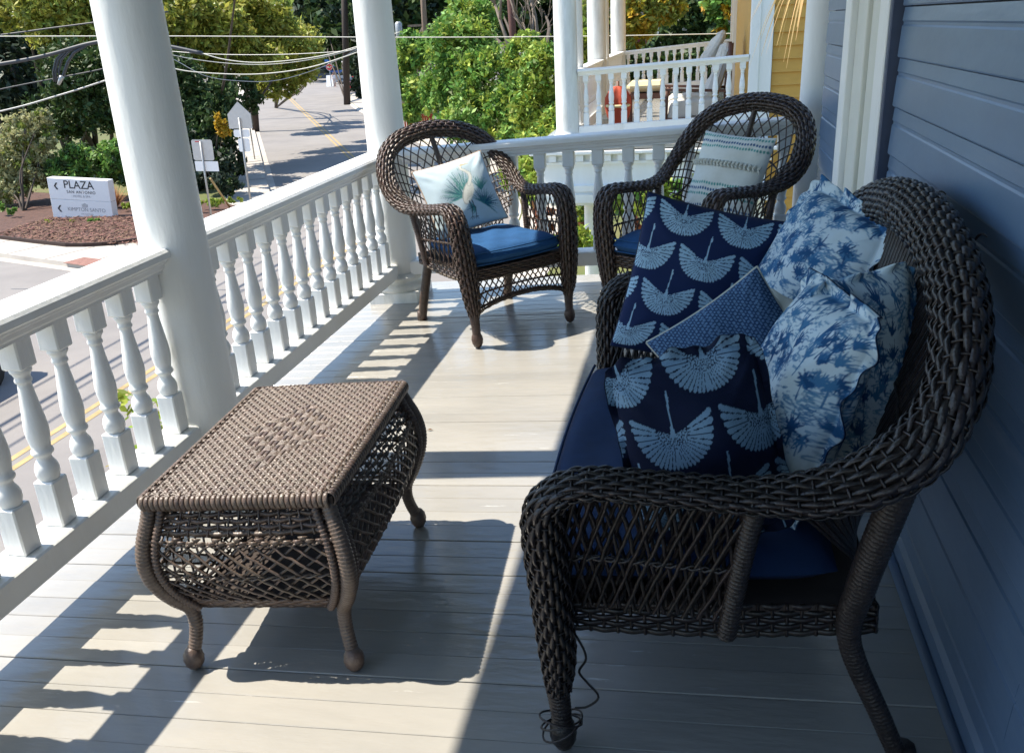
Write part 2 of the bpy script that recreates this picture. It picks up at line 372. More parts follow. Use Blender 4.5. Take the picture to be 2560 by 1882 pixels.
for i in range(len(rk) - 4):
    a = Vector((*rk[i], GZ)); b_ = Vector((*rk[i + 1], GZ)); d = (b_ - a).normalized()
    kb.extrude([(0, 0), (-.2, 0), (-.2, .015), (0, .132)], a, b_, (d.y, -d.x, 0), (0, 0, 1))
o = kb.build('far_kerb', M_CONC); o['kind'] = 'structure'
# ================================================================== THE PORCH
Y0, Y1 = -2.4, 4.93                # porch runs from behind the camera to its far edge
WX = .51                           # house wall
floor = thing('porch_floor', None, None); floor['kind'] = 'structure'
PW = .081
n_pl = int((Y1 - Y0) / PW)
for k in range(n_pl):
    y = Y0 + (k + .5) * PW
    b = MB(); dz = random.uniform(-.0012, .0012)
    x0, x1 = -1.86, WX + .02
    nx = 6; g_ = random.choice((.0002, .0003, .0004, .0009)); prof = [(-PW / 2 + .0003, -.02), (PW / 2 - g_, -.02), (PW / 2 - g_, -.0014), (PW / 2 - g_ - .0018, 0), (-PW / 2 + .002, 0), (-PW / 2 + .0003, -.0014)]
    L = x1 - x0; roll = random.uniform(-.004, .004)
    b.extrude([(u, v + dz + u * roll) for u, v in prof], (x0, y, fz(x0)), (x1, y, fz(x1)), (0, 1, 0), (0, 0, 1))
    b.build('plank', M_FLOOR, floor)
b = MB(); b.box((0, 0, 0), (2.42, Y1 - Y0, .14), Matrix.Translation(((-1.84 + WX) / 2, (Y0 + Y1) / 2, fz((-1.84 + WX) / 2) - .1)) @ TILT)
b.build('joists', M_WHITE, floor)

RAILGRP = 'white porch railings'
BAL_H0, BAL_H1 = .213, .736
def baluster_mesh(name='baluster', m=None):
    b = MB(); H = BAL_H1 - BAL_H0; w_ = .060
    b.box((0, 0, .066), (w_, w_, .132), bev=.004)
    prof = [(.023, .130), (.027, .136), (.0305, .150), (.0305, .163), (.027, .176), (.020, .188), (.0185, .196), (.0215, .201), (.0270, .206), (.0285, .211), (.0265, .217),
            (.0235, .222), (.0255, .236), (.0290, .258), (.0298, .275), (.0280, .30), (.0240, .335), (.0198, .37), (.0172, .397), (.0165, .403),
            (.0205, .406), (.0215, .411), (.0195, .416), (.0190, .421), (.0225, .429), (.0265, .434), (.0275, .440), (.0265, .446)]
    b.lathe(prof, n=18)
    b.box((0, 0, (.4445 + H) / 2), (w_, w_, H - .4445), bev=.004)
    return b.mesh(name, m or M_WHITE)
BAL = baluster_mesh()
CAP = [(-.073, .018), (-.073, .036), (-.064, .045), (.064, .045), (.073, .036), (.073, .018), (.062, .010), (.060, .003), (.050, -.002), (.048, -.014), (.040, -.022), (.040, -.030), (-.040, -.030), (-.040, -.022), (-.048, -.014), (-.050, -.002), (-.060, .003), (-.062, .010)]
BOT = [(-.055, -.045), (.055, -.045), (.055, .040), (.050, .045), (-.050, .045), (-.055, .040)]
def railing(label, a, b_, spots, group=RAILGRP):
    """a, b_: floor points of the rail's centre line; spots: metres along"""
    a, b_ = Vector(a), Vector(b_); d = (b_ - a); L = d.length; d.normalize(); side = Vector((d.y, -d.x, 0)).normalized(); up = Vector((0, 0, 1))
    r = thing('porch_railing', label, 'railing', a, group)
    t = MB(); t.extrude(CAP, up * .766, d * L + up * .766, side, up); t.build('top_rail', M_WHITE, r)
    t = MB(); t.extrude([(x_ * 1.09, y_ * .81) for x_, y_ in BOT], up * .1765, d * L + up * .1765, side, up); t.build('bottom_rail', M_WHITE, r)
    ang = math.atan2(d.y, d.x)
    for s in spots:
        o = link('baluster', BAL, r); o.location = d * (s + random.uniform(-.002, .002)) + up * BAL_H0; o.rotation_euler = (random.uniform(-.004, .004), random.uniform(-.004, .004), ang + random.uniform(-.035, .035))
    return r
RX = -1.655
C1Y, C2Y, CX = 2.495, 4.60, -1.625
def fp(x, y): return (x, y, fz(x))
r1 = railing('near white railing section with turned balusters, left of the front column', fp(RX, Y0), fp(RX, C1Y - .06), [1.636 - Y0 + .1435 * k for k in range(-26, 6)])
r2 = railing('middle white railing section between the two porch columns', fp(RX, C1Y + .06), fp(RX, C2Y - .06), [.155 + .145 * k for k in range(13)])
r3 = railing('end railing of the porch behind the wicker armchairs, partly shaded', fp(CX + .08, 4.60), fp(.50, 4.60), [.14 + .152 * k for k in range(13)])

def column(label, x, y, top=2.35, r0=.106, group='round white porch columns', nm='porch_column'):
    t = thing(nm, label, 'column', (x, y, fz(x)), group)
    b = MB(); b.box((0, 0, .027), (.285, .285, .062), TILT, bev=.004); b.build('plinth', M_WHITE_OLD, t)
    b = MB(); b.lathe([(.135, .055), (.150, .062), (.156, .075), (.150, .090), (.135, .098), (.122, .102), (.118, .112), (.122, .120), (.132, .124), (.136, .132), (.130, .140), (.118, .144), (.116, .152)], n=40); b.build('base', M_WHITE_OLD, t)
    b = MB(); pr = []
    for i in range(25):
        u = i / 24; pr.append((r0 * (1 - .17 * u ** 1.6), .150 + u * (top - .15)))
    b.lathe(pr, n=48); b.build('shaft', M_WHITE, t)
    b = MB(); b.lathe([(.10, top - .10), (.115, top - .08), (.10, top - .06), (.12, top - .03), (.13, top)], n=32); b.build('capital', M_WHITE, t)
    return t
column('near round white porch column leaning large in the left half of the picture', CX, C1Y)
column('far round white porch column at the railing corner behind the egret chair', CX, C2Y)
column('round white post at the house corner beside the blue clapboards', .585, 4.62, r0=.108)
column('round white porch column behind the camera', CX, .30)

# roof and ceiling over the porch (out of the frame; they make its shade)
roof = thing('porch_roof', None, None); roof['kind'] = 'structure'
b = MB(); b.box((-.74, 1.1, 2.50), (2.6, 7.5, .04)); b.build('ceiling_board', M_CEIL, roof)
b = MB(); b.box((-1.64, 1.1, 2.415), (.20, 7.5, .128)); b.build('beam', M_WHITE, roof)
b = MB(); b.box((-.70, 4.62, 2.415), (1.66, .20, .128)); b.build('end_beam', M_WHITE, roof)
b = MB(); b.box((-1.87, 1.1, 2.40), (.05, 7.6, .24)); b.build('fascia', M_WHITE, roof)
b = MB(); b.extrude([(-.55, .0), (2.9, 1.2), (2.9, 1.28), (-.55, .08)], (-1.5, -2.7, 2.53), (-1.5, 4.95, 2.53), (1, 0, 0), (0, 0, 1)); b.build('roof_slope', mat('grey_shingles', (.12, .12, .12), .9, var=.4), roof)

# ------------------------------------------------------------------ house wall: lapped boards, casing
house = thing('blue_house', 'blue grey clapboard house wall behind the wicker settee, with white door casing', 'house', (WX, 0, 0))
def siding(y0, y1):
    z = -.02; k = 0; E_ = .124
    zt = .931 - .124 * 8
    while zt < 2.5:
        j = random.uniform(-.001, .001); yj = random.uniform(y0 + .25 * (y1 - y0), y0 + .85 * (y1 - y0)); cuts = [(y0, yj - .0009), (yj + .0009, y1)] if y1 - y0 > 1 else [(y0, y1)]
        # novelty board: lapped wedge with a shallow groove along its upper third
        for ya_, yb_ in cuts:
            b = MB(); b.extrude([(.030, 0), (.003 + j, 0), (.001 + j, .004), (.004, .076), (.007, .080), (.007, .086), (.004, .090), (.007, .121), (.030, .121)], (0, ya_, zt + random.uniform(-.0006, .0006)), (0, yb_, zt + random.uniform(-.0006, .0006)), (1, 0, 0), (0, 0, 1))
            b.build('siding_board', M_SIDING, house)
        zt += .124
YA, YB, YC = 2.62, 3.37, 4.06
siding(-2.4, YA - .012); siding(YB + .012, YC)
b = MB(); b.box((.11, .83, 1.2), (.16, 6.46, 2.9)); b.build('wall_core', M_NAVYTRIM, house)
b = MB(); b.box((1.2, 4.0, -.8), (2.0, .1, 6.4)); b.build('end_wall', M_SIDING, house)
b = MB(); b.extrude([(-.006, 0), (.03, 0), (.03, .075), (.004, .075), (-.006, .06)], (0, -2.4, fz(WX)), (0, YA - .01, fz(WX)), (1, 0, 0), (0, 0, 1)); b.build('baseboard', M_SIDING, house)
b = MB(); b.tube([(-.016, -2.4, fz(WX) + .010), (-.014, YA, fz(WX) + .010)], .012, 6); b.build('shoe_moulding', M_SIDING, house)
cas = link('door_casing', None, house); 
def cb(x0, x1, y0, y1, m=M_CASING, nm='casing_board'):
    b = MB(); b.box(((x0 + x1) / 2, (y0 + y1) / 2, 1.25), (x1 - x0, y1 - y0, 2.5), bev=.003); return b.build(nm, m, cas)
cb(-.022, .03, YA, YA + .026, M_NAVYTRIM, 'side_strip')
cb(-.026, .03, YA + .028, YA + .150, M_WHITE)
cb(-.010, .03, YA + .153, YA + .26)
cb(-.004, .03, YA + .262, YA + .39)
cb(-.018, .03, YA + .392, YA + .43)
cb(-.008, .03, YA + .432, YA + .63)
cb(-.030, .03, YA + .633, YB, M_WHITE)

lf = thing('fallen_leaf', 'tiny curled brown leaf lying on the sunlit porch boards', 'leaf', (-.93, 2.79, fz(-.93) + .002)); b = MB(); b.add([(-.012, 0, .001), (0, -.004, .003), (.013, .002, .001), (0, .005, .005)], [(0, 1, 2, 3)]); b.build('blade', mat('brown_leaf', (.16, .08, .03), .8, var=.2), lf)
# ================================================================== WICKER
def resample(ctrl, n):
    """Catmull-Rom through rows of ctrl (any columns), n samples evenly by length of the first three"""
    C = np.asarray(ctrl, float); P = np.vstack([2 * C[0] - C[1], C, 2 * C[-1] - C[-2]]); out = []
    for i in range(1, len(P) - 2):
        for t in np.linspace(0, 1, 24, endpoint=False):
            a, b_, c, d = P[i - 1], P[i], P[i + 1], P[i + 2]
            out.append(.5 * ((2 * b_) + (-a + c) * t + (2 * a - 5 * b_ + 4 * c - d) * t * t + (-a + 3 * b_ - 3 * c + d) * t ** 3))
    out.append(C[-1]); out = np.array(out)
    s = np.concatenate([[0], np.cumsum(np.linalg.norm(np.diff(out[:, :3], axis=0), axis=1))])
    si = np.linspace(0, s[-1], n)
    return np.stack([np.interp(si, s, out[:, k]) for k in range(C.shape[1])], 1), s[-1]
def nrm(a): return a / np.maximum(np.linalg.norm(a, axis=-1, keepdims=True), 1e-9)
class SB:
    """collects strands as quads"""
    def __init__(s): s.V = []; s.Q = []; s.n = 0
    def strand(s, P, N, wd, th, k=4):
        P = np.asarray(P, float); N = np.asarray(N, float)
        if len(P) < 2: return
        T = nrm(np.gradient(P, axis=0)); B = nrm(np.cross(N, T)); N2 = np.cross(T, B)
        if k == 4: off = [(.5, 0), (0, .5), (-.5, 0), (0, -.5)]
        else: off = [(.5 * math.cos(a), .5 * math.sin(a)) for a in np.arange(k) * 2 * math.pi / k]
        wd = np.broadcast_to(np.asarray(wd, float), (len(P),))[:, None]; th = np.broadcast_to(np.asarray(th, float), (len(P),))[:, None]
        V = np.stack([P + B * wd * a + N2 * th * b_ for a, b_ in off], 1)
        m = len(P); idx = s.n + np.arange(m * k).reshape(m, k)
        Q = np.stack([idx[:-1], np.roll(idx, -1, 1)[:-1], np.roll(idx, -1, 1)[1:], idx[1:]], -1).reshape(-1, 4)
        caps = np.stack([idx[[0, -1], 0], idx[[0, -1], 1 * k // 4], idx[[0, -1], 2 * k // 4], idx[[0, -1], 3 * k // 4]], -1)
        s.V.append(V.reshape(-1, 3)); s.Q.append(Q); s.Q.append(caps); s.n += m * k
    def build(s, name, m, parent=None, stuff=True, label=None):
        me = np_mesh(name, np.concatenate(s.V), np.concatenate(s.Q), m); return link(name, me, parent, stuff, label)
def woven_tube(sb, ctrl, n_str, pitch, amp=.0035, wf=1.02, th=.0045, seg=4, stake=.007, wob=.0012):
    """ctrl rows: x,y,z,a,b,wx,wy,wz : centre, half axes, direction of the first axis"""
    _, L = resample(ctrl, 50); ns = max(6, int(L / pitch)); n = ns * seg + 1
    D, L = resample(ctrl, n); C = D[:, :3]; T = nrm(np.gradient(C, axis=0)); W = D[:, 5:8]; W = nrm(W - T * (W * T).sum(1, keepdims=True)); Nn = np.cross(T, W)
    a = D[:, 3:4]; b_ = D[:, 4:5]; kk = np.arange(n) / seg
    for j in range(n_str):
        v = 2 * math.pi * j / n_str
        e = amp * np.cos(math.pi * (kk + j))[:, None]
        nv = nrm(W * math.cos(v) * b_ + Nn * math.sin(v) * a)
        jit = (RNG.normal(0, wob, (n // 6 + 3,))); jit = np.interp(np.arange(n), np.arange(len(jit)) * 6, jit)[:, None]
        P = C + W * a * math.cos(v) + Nn * b_ * math.sin(v) + nv * e + np.cross(T, nv) * jit
        per = math.pi * (3 * (a + b_) - np.sqrt((3 * a + b_) * (a + 3 * b_)))[:, 0]
        wv = np.interp(np.arange(n), np.arange(n // 9 + 3) * 9, RNG.uniform(.82, 1.12, n // 9 + 3)); sb.strand(P, nv, per / n_str * wf * wv, th * RNG.uniform(.85, 1.15))
    vv = np.linspace(0, 2 * math.pi, 25)
    for k in range(ns + 1):
        i = k * seg
        P = C[i] + W[i] * a[i] * np.cos(vv)[:, None] * .985 + Nn[i] * b_[i] * np.sin(vv)[:, None] * .985
        nv = nrm(W[i] * np.cos(vv)[:, None] * b_[i] + Nn[i] * np.sin(vv)[:, None] * a[i]); sb.strand(P, nv, stake, .004)
    return D
def core_tube(ctrl, s=.80, n=60):
    D, _ = resample(ctrl, n); b = MB()
    C = D[:, :3]; T = nrm(np.gradient(C, axis=0)); W = D[:, 5:8]; W = nrm(W - T * (W * T).sum(1, keepdims=True)); Nn = np.cross(T, W)
    vs = []; fs = []; k = 12
    for i in range(n):
        for j in range(k):
            v = 2 * math.pi * j / k; vs.append(C[i] + W[i] * D[i, 3] * s * math.cos(v) + Nn[i] * D[i, 4] * s * math.sin(v))
    for i in range(n - 1):
        for j in range(k): fs.append((i * k + j, i * k + (j + 1) % k, (i + 1) * k + (j + 1) % k, (i + 1) * k + j))
    b.add(vs, fs, True); return b
def weave_sheet(sb, S, n_weft, n_stake, ww, sw, amp=.0025, th=.003, seg=4, pattern=None, u0=0, u1=1, double=False, k6=4):
    """S(u,v)->P,N for arrays; wefts run along u"""
    n = n_stake * seg + 1; u = np.linspace(u0, u1, n); ks = np.arange(n_stake + 1)
    for j in range(n_weft):
        v = np.full(n, (j + .5) / n_weft); P, N = S(u, v)
        pat = np.array([pattern(j, k) if pattern else (1 if (j + k) % 2 else -1) for k in ks], float)
        x = np.linspace(0, n_stake, n); i0 = np.minimum(x.astype(int), n_stake - 1); f = x - i0; f = f * f * (3 - 2 * f)
        e = (pat[i0] * (1 - f) + pat[i0 + 1] * f) * amp
        sb.strand(P + N * e[:, None], N, ww, th, k6)
    m = n_weft * 2 + 1; v = np.linspace(0, 1, m)
    for k in ks:
        if pattern: v = (np.arange(n_weft) + .5) / n_weft; m = n_weft
        uu = np.full(m, u0 + (u1 - u0) * k / n_stake); P, N = S(uu, v)
        if pattern: P = P - N * (np.array([pattern(j, k) for j in range(n_weft)]) * amp * .9)[:, None]
        if double:
            B = nrm(np.cross(N, np.gradient(P, axis=0)))
            for o in (-.55, .55): sb.strand(P + B * sw * o, N, sw, th)
        else: sb.strand(P, N, sw, th)
def lattice(sb, S, nu, slope, r=.0055, n=14, offs=.002, v0=0., v1=1.):
    """crossing diagonal canes; slope: u travelled while v goes 0..1"""
    for sg in (1, -1):
        for k in range(-int(nu * slope) - 2, nu + int(nu * slope) + 3):
            ub = (k + .5) / nu; v = np.linspace(v0, v1, n); u = ub + sg * slope * (v - .5)
            ok = (u >= 0) & (u <= 1)
            if ok.sum() < 2: continue
            P, N = S(u[ok], v[ok]); P = P + N * offs * sg; P = P + RNG.normal(0, .0008, P.shape)
            sb.strand(P, N, r, r, 5)
def ruled(A, B, bulge=None):
    """surface between two polylines sampled alike; v=0 at A"""
    A = np.asarray(A, float); B = np.asarray(B, float); t = np.linspace(0, 1, len(A))
    def ev(u, v):
        a = np.stack([np.interp(u, t, A[:, k]) for k in range(3)], 1); b_ = np.stack([np.interp(u, t, B[:, k]) for k in range(3)], 1)
        return a * (1 - v[:, None]) + b_ * v[:, None]
    def S(u, v):
        P = ev(u, v); e = 1e-3
        du = ev(np.clip(u + e, 0, 1), v) - ev(np.clip(u - e, 0, 1), v); dv = b2(u, v)
        return P, nrm(np.cross(du, dv))
    def b2(u, v):
        return ev(u, np.full_like(v, 1.)) - ev(u, np.full_like(v, 0.))
    return S
def wrapped(pts, radii, ring=.006, n=10, depth=.0042):
    """cane wrapped post: a tube with a bump for every turn"""
    C = np.concatenate([np.asarray(pts, float), np.asarray(radii, float)[:, None]], 1); _, L = resample(C, 30); ring = max(ring, .0085); m = max(8, int(L / ring) * 3 + 1)
    D, _ = resample(C, m); rr = D[:, 3] + depth * np.where(np.arange(m) % 3 == 0, -.6, .25)
    b = MB(); b.tube(D[:, :3], list(rr), n); return b
def ball_foot(b, p, r=.03, h=.055):
    pr = []
    for i in range(15):
        a = -math.pi / 2 + math.pi * i / 14; pr.append((max(.004, r * math.cos(a) + (.0014 if i % 2 else 0)), h / 2 + h / 2 * math.sin(a)))
    b.lathe(pr, c=p, n=12); return b

def seat_frame(name, half, label, group, armx, foot_x, base, sc):
    """common builder for the armchairs and the settee. half: arch rows for the right hand side, from the front foot to the top middle"""

def make_seat(t, K):
    MW = K.get("mat", M_WICKER)
    half = K['half']                                   # rows x,y,z,a,b,wx,wy,wz
    left = [[-r[0], r[1], r[2], r[3], r[4], -r[5], r[6], r[7]] for r in half]
    # the first axis keeps turning the same way along the whole rim
    full = [[-r[0], r[1], r[2], r[3], r[4], r[5], -r[6], -r[7]] for r in half][:-1] + [half[-1]] + half[:-1][::-1]
    full = np.array(full, float)
    sb = SB(); woven_tube(sb, full, K['n_str'], K['pitch'], K.get('amp', .0035), th=K.get('th', .0045), stake=K.get('stake', .007)); rim = sb.build('woven_rim', MW, t)
    core_tube(full, .78, 90).build('rim_light_block', M_POLEDARK, t)  # dark tube added inside the rim to block light through the weave
    D, L = resample(full, 400); C = D[:, :3]
    # underside of the rim, where the panels hang
    H = 200
    right = C[H:][::-1]; rad = D[H:][::-1]
    i_arm0 = int(np.argmin(np.abs(right[:, 1] - K['arm_y0']) + 10 * (right[:, 2] < K['arm_z'] - .05)))
    i_arm1 = int(np.argmin(np.abs(right[:, 1] - K['arm_y1'])))
    zs = K['seat_z']
    # lower seat rails: woven apron round the seat
    fx, sx, bx, dy = K['front_x'], K['side_x'], K['back_x'], K['depth']
    ring_top = np.array([(-fx, .0, zs), (-fx * .5, -.02, zs), (0, -.025, zs), (fx * .5, -.02, zs), (fx, .0, zs)])
    for nm, (A0, A1) in {'front': ((-fx, 0), (fx, 0)), 'right': ((fx, 0), (bx, dy)), 'left': ((-fx, 0), (-bx, dy)), 'back': ((-bx, dy), (bx, dy))}.items():
        tt = np.linspace(0, 1, 12)[:, None]; A = np.array([*A0, 0]) * (1 - tt) + np.array([*A1, 0]) * tt
        if nm == 'front': A[:, 1] -= .02 * np.sin(math.pi * tt[:, 0])
        up = A.copy(); up[:, 2] = zs; lo = A.copy(); lo[:, 2] = zs - K['band']
        if nm in ('right', 'left'): lo[:, 2] -= .015 * np.sin(math.pi * tt[:, 0])
        Ln = np.linalg.norm(A[-1] - A[0]); sb = SB(); S = ruled(up, lo)
        weave_sheet(sb, S, max(3, int(K['band'] / .011)), int(Ln / .024), .0125, .006)
        sb.build('seat_apron', MW, t)
    # seat deck
    b = MB(); b.prism([(-fx, .0), (fx, .0), (bx, dy), (-bx, dy)], zs - .018, zs - .004); b.build('seat_deck', M_POLEDARK, t)
    # side panels of crossed cane below the arms
    for sg in (1, -1):
        A = right[i_arm0:i_arm1 + 1].copy(); A = np.stack([np.interp(np.linspace(0, 1, 40), np.linspace(0, 1, len(A)), A[:, k]) for k in range(3)], 1)
        A[:, 2] -= K['rim_b'] * .8
        tt = np.linspace(0, 1, 40)[:, None]; B = np.array([fx, .01, zs]) * (1 - tt) + np.array([sx, K['arm_y1'] - .05, zs]) * tt
        A[:, 0] *= sg; B[:, 0] *= sg
        S = ruled(A, B); sb = SB(); lattice(sb, S, K['n_side'], K['side_slope'], K['cane'])
        if K.get('side_double'):
            A2, B2 = A.copy(), B.copy(); A2[:, 0] -= sg * .022; B2[:, 0] -= sg * .022; lattice(sb, ruled(A2, B2), K['n_side'] + 5, K['side_slope'], K['cane'] * 1.1)
        tv = np.linspace(0, 1, 30)
        for o in (0, math.pi):
            P, N = S(tv, np.full(30, .55)); P[:, 2] += .004 * np.cos(tv * 50 + o); P = P + N * (.004 * np.sin(tv * 50 + o))[:, None]; sb.strand(P, N, .006, .006, 5)
        sb.build('side_lattice', MW, t)
        # wrapped post at the back of the arm
        wrapped([tuple(A[-1] + [0, 0, .01]), tuple((A[-1] + B[-1]) / 2), tuple(B[-1] - [0, 0, .03])], [.016, .016, .016]).build('arm_post', MW, t)
    # back panel between seat and arch
    i_b = int(np.argmin(np.abs(right[:, 1] - K['arm_y1']) ))
    arch = np.concatenate([right[i_b:] * [-1, 1, 1], right[i_b:][::-1]])
    arch = np.stack([np.interp(np.linspace(0, 1, 60), np.linspace(0, 1, len(arch)), arch[:, k]) for k in range(3)], 1)
    cen = arch.mean(0); A = arch + (np.array([0, arch[:, 1].max() - .06, arch[:, 2].min()]) - arch) * np.array([.10, .0, .08])
    xs = np.linspace(-bx * .93, bx * .93, 60); B = np.stack([xs, np.full(60, dy - .02), np.full(60, zs + .05)], 1)
    S = ruled(A, B); sb = SB()
    if K.get('spindles'):
        for k in range(K['spindles']):
            for o in (-.0045, .0045):
                v = np.linspace(0, 1, 8); P, N = S(np.full(8, (k + .5) / K['spindles'] + o), v); sb.strand(P, N, .007, .004, 5)
    else: lattice(sb, S, K['n_back'], K['back_slope'], K['cane'], v1=.98)
    for vv in (.42, .98):
        tv = np.linspace(0, 1, 40)
        for o in (0, math.pi):
            P, N = S(tv, np.full(40, vv)); P[:, 2] += .004 * np.cos(tv * 60 + o); P = P + N * (.004 * np.sin(tv * 60 + o))[:, None]; sb.strand(P, N, .007, .007, 5)
    sb.build('back_lattice', MW, t)
    for u in K.get('back_posts', ()):
        P, N = S(np.full(6, u), np.linspace(0, 1, 6)); wrapped([tuple(p) for p in P - N * .01], [.013] * 6, n=8).build('back_post', MW, t)
    # front apron lattice under the seat with an arched hem
    tt = np.linspace(0, 1, 40); x = -fx + 2 * fx * tt
    up = np.stack([x * .97, -.02 * np.sin(math.pi * tt), np.full(40, zs - K['band'])], 1)
    lo = np.stack([x * .97, -.02 * np.sin(math.pi * tt), K['hem0'] + (K['hem1'] - K['hem0']) * np.sin(math.pi * tt) ** .6], 1)
    S = ruled(up, lo); sb = SB()
    lattice(sb, S, K['n_front'], K['front_slope'], K['cane'])
    for o in (0, math.pi):
        P, N = S(tt, np.full(40, .45)); P[:, 2] += .003 * np.cos(tt * 70 + o); sb.strand(P + N * (.004 * np.sin(tt * 70 + o))[:, None], N, .006, .006, 5)
    sb.build('front_lattice', MW, t)
    sb = SB(); hem = [[*p, .012, .010, 0, 1, 0] for p in lo[::3]]; woven_tube(sb, hem, 6, .02, .0015, th=.003, stake=.004); sb.build('hem_braid', MW, t)
    # legs
    ft = K['foot_x']
    for sg in (-1, 1):
        b = wrapped([(sg * ft, .0, .03), (sg * ft, .0, .10), (sg * (ft + .003), -.003, K['leg_top'] + .02)], [.019, .020, .024], ring=.0075)
        ball_foot(b, (sg * ft, 0, 0), .026, .08); b.build('leg', MW, t)
        rf = K['rear_foot']; top = K['rear_top']
        if 'rear_path' in K:
            q = K['rear_path']; b = wrapped([(sg * a_, b_, c_) for a_, b_, c_ in q], [.017, .018, .020, .024, .024][:len(q)], ring=.0088, depth=.0022)
        else: b = wrapped([(sg * rf[0], rf[1], .0), (sg * (rf[0] * .6 + top[0] * .4), rf[1] * .7 + top[1] * .3, top[2] * .35), (sg * top[0], top[1], top[2])], [.021, .022, .022], ring=.0085)
        b.tube([(sg * rf[0], rf[1], 0), (sg * rf[0], rf[1] - .006, .05)], [.026, .024], 10); b.build('rear_leg', MW, t)
    return t

def band(rows, a, b_): return rows
chair_half = [
    (.252, .000, .140, .020, .020, 1, 0, 0), (.258, -.008, .215, .036, .031, 1, 0, 0), (.268, -.010, .36, .046, .035, 1, 0, 0), (.278, -.004, .53, .046, .035, 1, 0, 0),
    (.281, .024, .604, .046, .028, 1, 0, 0), (.281, .085, .630, .045, .024, 1, 0, 0), (.283, .22, .616, .043, .022, 1, 0, 0), (.293, .36, .602, .041, .024, 1, .1, 0),
    (.316, .48, .614, .041, .028, .9, .2, -.3), (.330, .59, .668, .042, .031, .8, .3, -.5), (.314, .68, .752, .042, .032, .8, .3, .2), (.266, .745, .832, .042, .032, .6, .3, .6),
    (.178, .782, .886, .042, .032, .35, .4, .8), (.08, .795, .908, .042, .032, .15, .4, .9), (0, .798, .914, .042, .032, 0, .4, .9)]
KCH = dict(half=chair_half, n_str=16, pitch=.021, amp=.0026, th=.0036, stake=.0055, arm_y0=.03, arm_z=.60, arm_y1=.44, seat_z=.36, front_x=.26, side_x=.285, back_x=.25, depth=.56, band=.055, rim_b=.024,
           n_side=9, side_slope=.28, cane=.0065, n_back=22, back_slope=.34, hem0=.15, hem1=.215, n_front=17, front_slope=.14, foot_x=.2525, leg_top=.15,
           rear_foot=(.255, .62), rear_top=(.235, .46, .37), back_posts=(.5,))
def place(x, y, yaw): return Matrix.Translation((x, y, fz(x))) @ TILT @ Matrix.Rotation(math.radians(yaw), 4, 'Z')
CHG = 'dark wicker armchairs at the end of the porch'
ch1 = thing('wicker_armchair', 'dark wicker armchair in sunlight holding the pale egret pillow', 'armchair', mat=place(-.768, 3.848, 41), group=CHG)
make_seat(ch1, KCH)
ch2 = copy_tree(ch1); m2 = place(-.145, 3.735, -35); ch2.location = m2.to_translation(); ch2.rotation_euler = m2.to_euler()
ch2['label'] = 'dark wicker armchair in the shade holding the striped woven pillow'

set_half = [
    (.512, .002, .15, .022, .022, 1, 0, 0), (.530, .010, .25, .034, .032, 1, 0, 0), (.560, .014, .42, .038, .034, 1, 0, 0), (.588, .020, .560, .038, .034, 1, 0, 0),
    (.597, .046, .612, .038, .026, 1, 0, 0), (.600, .105, .634, .038, .020, 1, 0, 0), (.606, .23, .628, .038, .019, 1, 0, 0), (.614, .36, .622, .040, .021, 1, .05, -.05),
    (.626, .47, .640, .044, .026, .9, .2, -.3), (.618, .565, .688, .048, .032, .8, .3, -.3), (.568, .628, .753, .050, .036, .7, .35, .4), (.477, .660, .815, .051, .036, .5, .4, .7),
    (.335, .681, .864, .051, .036, .3, .45, .85), (.167, .691, .893, .051, .036, .12, .45, .9), (0, .694, .903, .051, .036, 0, .45, .9)]
KSE = dict(mat=M_WICKERSHADE, half=set_half, n_str=22, pitch=.0225, amp=.0030, side_double=True, th=.0036, stake=.0055, arm_y0=.04, arm_z=.60, arm_y1=.36, seat_z=.352, rear_path=[(.50, .62, .0), (.507, .575, .12), (.515, .515, .29), (.545, .525, .42), (.600, .565, .64)], front_x=.52, side_x=.56, back_x=.50, depth=.56, band=.058, rim_b=.022,
           n_side=12, side_slope=.22, cane=.0072, n_back=40, back_slope=.2, hem0=.14, hem1=.20, n_front=34, front_slope=.07, foot_x=.507, leg_top=.16,
           rear_foot=(.50, .62), rear_top=(.50, .55, .42), spindles=70)
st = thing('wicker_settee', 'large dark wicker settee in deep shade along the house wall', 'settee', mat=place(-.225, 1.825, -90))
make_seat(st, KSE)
# a loosened cane hangs in loops from the near front leg
lp = MB()
for k in range(3):
    pts = []
    for i in range(26):
        a = i / 25 * 2 * math.pi * 1.15; pts.append((.507 + .040 * math.cos(a + k) + .004 * k, .0 + .040 * math.sin(a + k), .055 + .012 * k + .022 * math.sin(a * 1 + k * 2)))
    lp.tube(pts, .0022, 5)
pts = [(.50, .02, .30), (.505, .045, .26), (.508, .058, .22), (.505, .042, .185), (.505, .055, .16), (.507, .075, .13), (.507, .052, .105), (.507, .028, .10)]
D_, _ = resample(pts, 40); lp.tube([tuple(p) for p in D_], .0025, 5)
for (x, y, z, a, b_) in ((-.05, .735, .925, .3, 1), (-.30, .72, .895, -.5, 1), (.22, .74, .90, .9, 1), (.40, .70, .86, 1.4, -1), (.60, .60, .74, 2.0, 1), (.62, .45, .60, 2.6, -1), (.50, .66, .81, 1.2, 1), (.60, .12, .64, 1.0, 1)):
    pts = [(x + .006 * q * math.cos(a), y + .004 * q * b_ * .5, z + .007 * q - .0009 * q * q) for q in range(7)]; lp.tube(pts, [.0026, .0026, .0025, .0023, .002, .0015, .001], 5)
lp.build('loose_cane', M_WICKERSHADE, st, stuff=True)

